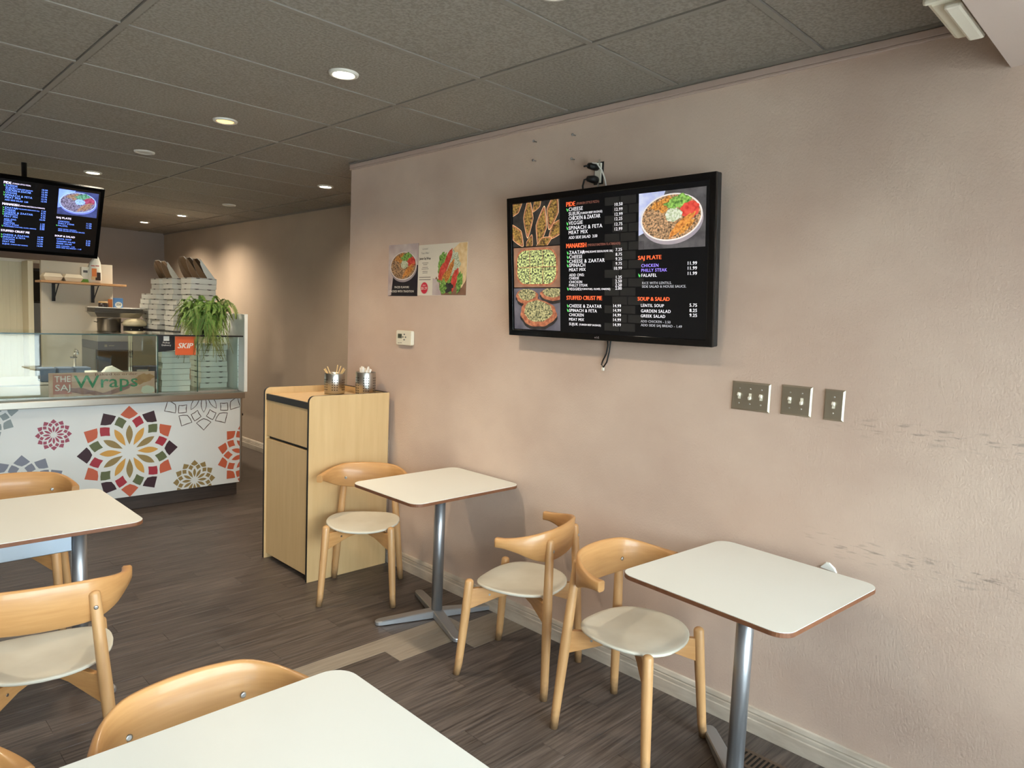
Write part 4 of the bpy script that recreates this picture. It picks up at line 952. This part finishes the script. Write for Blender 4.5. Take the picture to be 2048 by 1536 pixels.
# ------------------------------------------------------------------ FERN
fe = empty('potted_fern', (2.375, 6.10, ZG)); tag(fe, 'bushy green fern in a dark pot on top of the display case', 'plant')
MB().lathe([(.001, .001), (.085, .001), (.095, .01), (.115, .10), (.12, .105), (.112, .108), (.105, .095), (.001, .09)], n=28, cap=False).build('pot', 'black_plastic', fe, fix=True)
MB().lathe([(.001, .093), (.104, .093)], n=20, cap=False).build('soil', 'soil', fe)
def frond_mesh(seed, Ln, rise, droop, leaf=.021):
    rg = random.Random(seed); mb = MB(); n = 30; pts = []
    for i in range(n+1):
        u = i/n; pts.append(Vector((Ln*(u*.85-.18*u*u), .02*math.sin(u*3+seed), rise*math.sin(min(u*1.25, 1)*PI*.62)-droop*u**2.2)))
    mb.tube(pts[::3], [.0018]*len(pts[::3]), 4, 1, cap=False)
    for i in range(2, n+1):
        t = (pts[i]-pts[i-1]).normalized(); sd = Vector((0, 1, 0)); up = t.cross(sd).normalized()*-1; u = i/n; l = leaf*(1.1-.75*abs(u-.35))*(1 if u < .8 else (1-u)*4+.2)
        for s in (-1, 1):
            for off in (0, .5):
                p = pts[i-1]+(pts[i]-pts[i-1])*off; d = (sd*s+t*.25+up*rg.uniform(-.35, .25)).normalized()*l; w = t*.0030
                mb.poly([p-w*.6, p+d*.5-w, p+d, p+d*.5+w, p+w*.6], 0)
    return mb
fm = []
for k in range(9):
    mat = 'frond_pale' if k in (3, 7) else 'frond'
    Ln, rise, droop = [(.26, .20, .10), (.24, .16, .22), (.28, .14, .34), (.22, .11, .40), (.20, .24, .06), (.27, .18, .18), (.24, .13, .30), (.20, .15, .36), (.22, .22, .16)][k]
    fm.append(frond_mesh(k, Ln, rise, droop).mesh('frond', [mat, 'stem']))
rg = random.Random(4)
for i in range(230):
    a = rg.uniform(0, 2*PI) if i % 3 else rg.uniform(PI*1.15, PI*1.85); k = i % 9 if math.sin(a) < -.45 else (0, 4, 5, 8, 1)[i % 5]
    o = bpy.data.objects.new('frond', fm[k]); COL.objects.link(o); o.parent = fe; o.location = (.04*math.cos(a), .04*math.sin(a), .092); o.rotation_euler = (rg.uniform(-.5, .5), rg.uniform(-.2, .3), a); s = rg.uniform(.75, 1.1); o.scale = (s*(1.15 if math.cos(a) < -.3 else (.98 if abs(math.sin(a)) < .8 else .9)), s, s)
mb = MB(); pts = [Vector((.0, .0, .09)), Vector((.06, -.01, .20)), Vector((.12, -.02, .27)), Vector((.185, -.02, .285)), Vector((.235, -.03, .255)), Vector((.262, -.03, .20)), Vector((.268, -.03, .14))]
mb.tube(pts, .002, 5, 1)
for i in range(14, 61):
    u = i/61*6; j = min(int(u), 5); p = pts[j].lerp(pts[j+1], u-j); t_ = (pts[j+1]-pts[j]).normalized(); nrm = Vector((-t_.z, 0, t_.x))
    for s in (-1, 1):
        d = (nrm*s+Vector((0, -.3, 0))).normalized()*.022; w = t_*.0032; mb.poly([p-w*.6, p+d*.5-w, p+d, p+d*.5+w, p+w*.6], 0)
mb.build('frond', ['frond_pale', 'stem'], fe)

# ------------------------------------------------------------------ KITCHEN BEHIND THE COUNTER
pn = MB().box(1.735, 2.416, 8.80, 8.86, 0, 2.057).build('partition_panel', 'panel_grey', bevel=.003); tag(pn, 'pale grey partition panel carrying a wooden shelf', 'panel')
for x, z in ((1.80, 1.98), (1.80, 1.55), (2.30, 1.98)):
    MB().lathe([(.006, 0), (.006, .003)], n=8).build('screw_cap', 'screw_metal', pn).matrix_local = Matrix.Translation((x, 8.80, z)) @ Matrix.Rotation(R(90), 4, 'X')
sh = empty('wall_shelf', (2.06, 8.8, 1.82)); tag(sh, 'wooden shelf on two dark brackets fixed to the grey partition', 'shelf')
box('board', -.38, .42, -.27, -.001, .0, .022, 'board_wood', sh, .002)
for x in (-.215, .155):
    MB().box(x-.016, x+.016, -.245, -.002, -.006, -.0005).box(x-.016, x+.016, -.008, -.001, -.19, -.006).build('bracket', 'iron', sh)
    MB().loft([[(x-.004, -.235, -.008), (x+.004, -.235, -.008), (x+.004, -.215, -.008), (x-.004, -.215, -.008)], [(x-.004, -.02, -.18), (x+.004, -.02, -.18), (x+.004, -.008, -.18), (x-.004, -.008, -.18)]], sm=False).build('bracket_strut', 'iron', sh, fix=True)
def clamshell(x, y, z, label):
    o = empty('foam_box', (x, y, z)); tag(o, label, 'takeout box', 'foam takeout boxes on the wooden shelf')
    def rr(w, d, z): return [(-w, -d, z), (w, -d, z), (w, d, z), (-w, d, z)]
    MB().loft([rr(.068, .068, 0), rr(.086, .086, .036)], sm=False).build('tray', 'foam', o, .004, True)
    MB().loft([rr(.088, .088, .037), rr(.088, .088, .042), rr(.068, .068, .078)], sm=False).build('lid', 'foam', o, .004, True)
clamshell(1.80, 8.66, 1.843, 'cream foam takeout box at the open end of the shelf'); clamshell(1.985, 8.66, 1.843, 'cream foam takeout box next to the carton on the shelf')
o = empty('carton', (2.105, 8.66, 1.843)); tag(o, 'white carton with a green foot on the shelf', 'carton')
MB().box(-.036, .036, -.03, .03, .035, .165).build('body', 'carton', o, .003); MB().box(-.0365, .0365, -.0305, .0305, 0, .035).build('green_foot', 'green_label', o, .002)
MB().box(-.02, .022, -.0312, -.0305, .105, .13).build('label_print', 'grey_ink', o)
o = empty('product_bag', (2.195, 8.65, 1.843)); tag(o, 'clear and white plastic product bag with red print on the shelf', 'bag')
def bagring(w, d, z, off=0): return [(w*math.copysign(abs(math.cos(a))**.6, math.cos(a))+off, d*math.copysign(abs(math.sin(a))**.6, math.sin(a)), z+.006*math.sin(3*a)) for a in [2*PI*i/20 for i in range(20)]]
MB().loft([bagring(.060, .035, .003), bagring(.068, .042, .05), bagring(.066, .040, .14), bagring(.058, .03, .19, .006), bagring(.05, .018, .225, .012), bagring(.03, .012, .262, .02), bagring(.012, .006, .285, .026)]).build('body', 'carton', o, fix=True)
Lx = layers(); Lx.rect(-.035, .012, .07, .155, 'orange_box').rect(.014, .05, .04, .115, 'jar_brown').rect(-.04, .012, .035, .07, 'jar_lid').rect(.0, .05, .03, .06, 'jar_brown'); pr_ = Lx.build('picture_print', o); pr_.matrix_local = Matrix.Translation((0, -.046, 0)) @ Matrix.Rotation(R(90), 4, 'X')
MB().box(-.042, -.006, -.0478, -.0472, .178, .187).box(.0, .036, -.0478, -.0472, .180, .189).build('red_print', 'red_ink', o)
# oven with things on top
ov = empty('pizza_oven', (2.28, 8.1, 0)); tag(ov, 'grey deck oven with a black mouth behind the display case', 'oven')
box('hood', -.20, .21, 0, .6, 1.235, 1.33, 'stainless_light', ov, .004); box('control_band', -.20, .21, -.006, .6, 1.15, 1.234, 'oven_band', ov, .003)
box('body', -.20, .21, .08, .6, .30, 1.149, 'oven_grey', ov); box('mouth', -.19, .20, .02, .079, .93, 1.148, 'dark', ov); box('stand', -.20, .21, .02, .6, .0, .30, 'iron', ov)
box('front_board', -.20, .21, .0, .079, .30, .929, 'oven_grey', ov)
box('badge', -.14, -.115, -.0075, -.006, 1.18, 1.205, 'ink_print_grey', ov); box('badge', -.10, -.05, -.0075, -.006, 1.19, 1.198, 'ink_print_grey', ov)
o = empty('stock_pot', (2.235, 8.28, 1.331)); tag(o, 'dull steel pot on top of the oven', 'pot')
MB().lathe([(.001, .002), (.10, .002), (.108, .012), (.112, .135), (.118, .14), (.106, .138), (.10, .02), (.001, .015)], n=28, cap=False).build('body', 'pot_steel', o, fix=True)
for s in (-1, 1): MB().tube([(s*.11, -.02, .1), (s*.135, -.02, .105), (s*.135, .02, .105), (s*.11, .02, .1)], .005, 8).build('handle', 'pot_steel', o)
MB().lathe([(.001, .006), (.110, .002), (.112, .008), (.001, .012)], (0, 0, .138), n=28, cap=False).build('cover', 'alu', o, fix=True)
for i in range(4):
    o = MB().loft([[(-.2, -.12, 0), (.2, -.12, 0), (.2, .12, 0), (-.2, .12, 0)], [(-.232, -.15, .05), (.232, -.15, .05), (.232, .15, .05), (-.232, .15, .05)], [(-.242, -.16, .052), (.242, -.16, .052), (.242, .16, .052), (-.242, .16, .052)], [(-.242, -.16, .055), (.242, -.16, .055), (.242, .16, .055), (-.242, .16, .055)], [(-.23, -.148, .053), (.23, -.148, .053), (.23, .148, .053), (-.23, .148, .053)], [(-.19, -.11, .006), (.19, -.11, .006), (.19, .11, .006), (-.19, .11, .006)]], sm=False).build('foil_tray', 'alu', fix=True)
    o.location = (2.30, 8.30, 1.484+i*.014); tag(o, 'crinkled aluminium tray %s of the stack on the pot' % ('lowest', 'second from below', 'third from below', 'topmost')[i], 'tray', 'stack of aluminium trays')
o = MB().box(-.24, .24, -.15, .15, 0, .008).build('baking_sheet', 'paper_white', bevel=.002); o.location = (2.315, 8.30, 1.582); tag(o, 'flat white board lying on the aluminium trays', 'tray')
o = empty('spice_jar', (2.175, 8.26, 1.590)); tag(o, 'squat dark jar with a tan lid on the white board', 'jar')
MB().lathe([(.001, 0), (.042, 0), (.044, .006), (.044, .036), (.038, .042), (.001, .042)], n=20, cap=False).build('body', 'jar_brown', o, fix=True); MB().lathe([(.042, .042), (.044, .046), (.043, .060), (.001, .061)], n=20, cap=False).build('lid', 'jar_lid', o, fix=True)
o = empty('small_carton', (2.245, 8.27, 1.590)); tag(o, 'small orange box between the jar and the blue box', 'box'); MB().box(-.016, .016, -.02, .02, 0, .085).build('body', 'orange_box', o, .002)
o = empty('blue_carton', (2.310, 8.24, 1.590)); tag(o, 'blue box with a white number badge on the white board', 'box')
MB().box(-.042, .042, -.025, .025, 0, .10).build('body', 'blue_box', o, .002)
MB().poly([(a, -.0256, b) for a, b in blob(0, .03, .034, .030, j=0)]).build('badge', 'paper_white', o)
TextSheet().add('250', -.022, .0, .022, right=.022, bold=.03).build('lettering', 'ink_print_black', o).matrix_local = Matrix.Translation((0, -.0262, .022)) @ Matrix.Rotation(R(90), 4, 'X')
o = empty('lid_bag', (2.45, 8.17, 1.398)); tag(o, 'ribbed clear plastic sleeve of lids on a black box', 'bag')
MB().lathe([(.001, 0), (.10, 0), (.118, .012), (.118, .03), (.10, .06), (.06, .078), (.001, .082)], n=26, cap=False).build('sleeve', 'clear_plastic', o, fix=True)
o = empty('black_box', (2.415, 8.18, 1.331)); tag(o, 'black box with steel studs beneath the sleeve of lids', 'box'); MB().box(-.045, .10, -.08, .10, 0, .066).build('body', 'black_plastic', o, .003)
for x in (-.02, .06): MB().lathe([(.006, 0), (.006, .004)], n=8).build('stud', 'screw_metal', o).matrix_local = Matrix.Translation((x, -.08, .035)) @ Matrix.Rotation(R(90), 4, 'X')
# work table with bits and pieces seen through the glass
wt = empty('prep_table', (1.75, 7.35, 0)); tag(wt, 'stainless prep table behind the display case', 'table')
box('worktop', -.75, .43, -.42, .35, .90, .93, 'stainless_light', wt, .003); box('shelf', -.73, .41, -.40, .33, .35, .37, 'stainless_light', wt)
for sx in (-.70, .38):
    for sy in (-.38, .30): MB().tube([(sx, sy, 0), (sx, sy, .90)], .018, 10).build('leg', 'steel', wt)
for i in range(3):
    o = MB().loft([[(-.05, -.06, 0), (.05, -.06, 0), (.05, .06, 0), (-.05, .06, 0)], [(-.06, -.07, .12), (.06, -.07, .12), (.06, .07, .12), (-.06, .07, .12)]], sm=False).build('ingredient_tub', 'blue_tub', bevel=.004, fix=True); o.location = (1.44+i*.135, 7.18, .931); tag(o, 'slate blue ingredient tub in the row on the prep table', 'tub', 'row of ingredient tubs')
o = MB().lathe([(.001, .0), (.042, 0), (.048, .10), (.045, .10), (.04, .005), (.001, .004)], n=22, cap=False).build('paper_tub', 'paper_tub', fix=True); o.location = (1.735, 6.98, .931); tag(o, 'white paper tub on the prep table', 'tub')
o = MB().loft([[(-.17, -.05, 0), (.17, -.05, 0), (.17, .10, 0), (-.17, .10, 0)], [(-.15, -.03, .05), (.12, -.03, .035), (.12, .08, .04), (-.15, .08, .05)], [(-.09, .0, .13), (-.05, .0, .14), (-.04, .05, .14), (-.09, .05, .13)]], sm=False).build('wrapping_paper', 'paper_white', fix=True); o.location = (1.955, 6.97, .931); tag(o, 'peaked heap of white wrapping paper on the prep table', 'paper')
o = empty('counter_tap', (1.72, 7.45, .931)); tag(o, 'steel tap rising from the prep table', 'tap'); MB().tube([(0, 0, 0), (0, 0, .22), (0, -.04, .26), (0, -.10, .25), (0, -.11, .22)], .012, 10).build('spout', 'chrome', o); MB().box(-.04, .02, -.012, .012, .18, .195).build('lever', 'chrome', o, .003)
o = empty('tablet_holder', (2.21, 6.86, .927)); tag(o, 'dark card reader on a grey stand at the end of the case', 'device'); MB().box(-.055, .055, -.012, .012, .20, .42).build('display_back', 'black_plastic', o, .004); MB().box(-.06, .06, -.03, .03, 0, .21).build('stand', 'card_grey', o, .003)
# cooler wall of the kitchen with open door
ck = empty('cooler_box', (.8, 9.6, 0)); tag(ck, 'cream walk-in cooler with ribbed front and open door', 'cooler')
box('body', -2.4, .86, -.3, .9, 0, 2.04, 'cooler_cream', ck); 
for k in range(9): box('rib', .32+k*.06, .325+k*.06, -.304, -.30, .05, 2.03, 'cooler_cream', ck)
box('door', .855, .905, -.60, -.30, .02, 2.05, 'cooler_cream', ck, .004); box('head_trim', .30, 1.02, -.31, -.26, 2.04, 2.075, 'white_plastic', ck, .003)
fr = empty('tall_appliance', (1.73, 9.3, 0)); tag(fr, 'black tall appliance in the gap between cooler and partition', 'appliance'); box('body', -.012, .10, -.1, .4, 0, 1.98, 'dark', fr, .004); box('grille', -.008, .09, -.106, -.1, 1.62, 1.95, 'black_gloss', fr); box('panel', -.008, .09, -.106, -.1, .3, 1.60, 'oven_grey', fr)

# ------------------------------------------------------------------ terrace outside the shop window (seen mirrored in the case glass)
def bistro_chair(x, y, rz, label):
    o = empty('wire_chair', (x, y, -.03), rz); tag(o, label, 'chair', 'wire terrace chairs')
    for s in (-1, 1):
        MB().tube([(s*.19, .2, 0), (s*.18, .19, .44), (s*.18, -.2, .46), (s*.2, -.24, 0)], .011, 8).build('leg_frame', 'outdoor_metal', o)
    MB().tube([(-.18, -.2, .46), (-.18, -.24, .75), (-.10, -.26, .9), (.10, -.26, .9), (.18, -.24, .75), (.18, -.2, .46)], .010, 8).build('back_frame', 'outdoor_metal', o)
    for k in (-.09, 0, .09): MB().tube([(k, -.21, .46), (k, -.26, .88)], .006, 6).build('back_wire', 'outdoor_metal', o)
    MB().lathe([(.001, .44), (.2, .44), (.205, .45), (.2, .456), (.001, .456)], n=24, cap=False).build('seat', 'outdoor_metal', o, fix=True)
bistro_chair(1.5, -3.2, .4, 'dark wire chair on the terrace outside the window'); bistro_chair(1.75, -4.4, 2.6, 'dark wire chair across the terrace table')
o = empty('terrace_table', (1.9, -3.7, -.03)); tag(o, 'round dark metal terrace table outside the window', 'table'); MB().lathe([(.001, .70), (.32, .70), (.33, .71), (.32, .72), (.001, .72)], n=32, cap=False).build('tabletop', 'outdoor_metal', o, fix=True); MB().tube([(0, 0, 0), (0, 0, .70)], .02, 10).build('pole', 'outdoor_metal', o); MB().lathe([(.2, 0), (.2, .02), (.03, .05)], n=24).build('base', 'outdoor_metal', o)
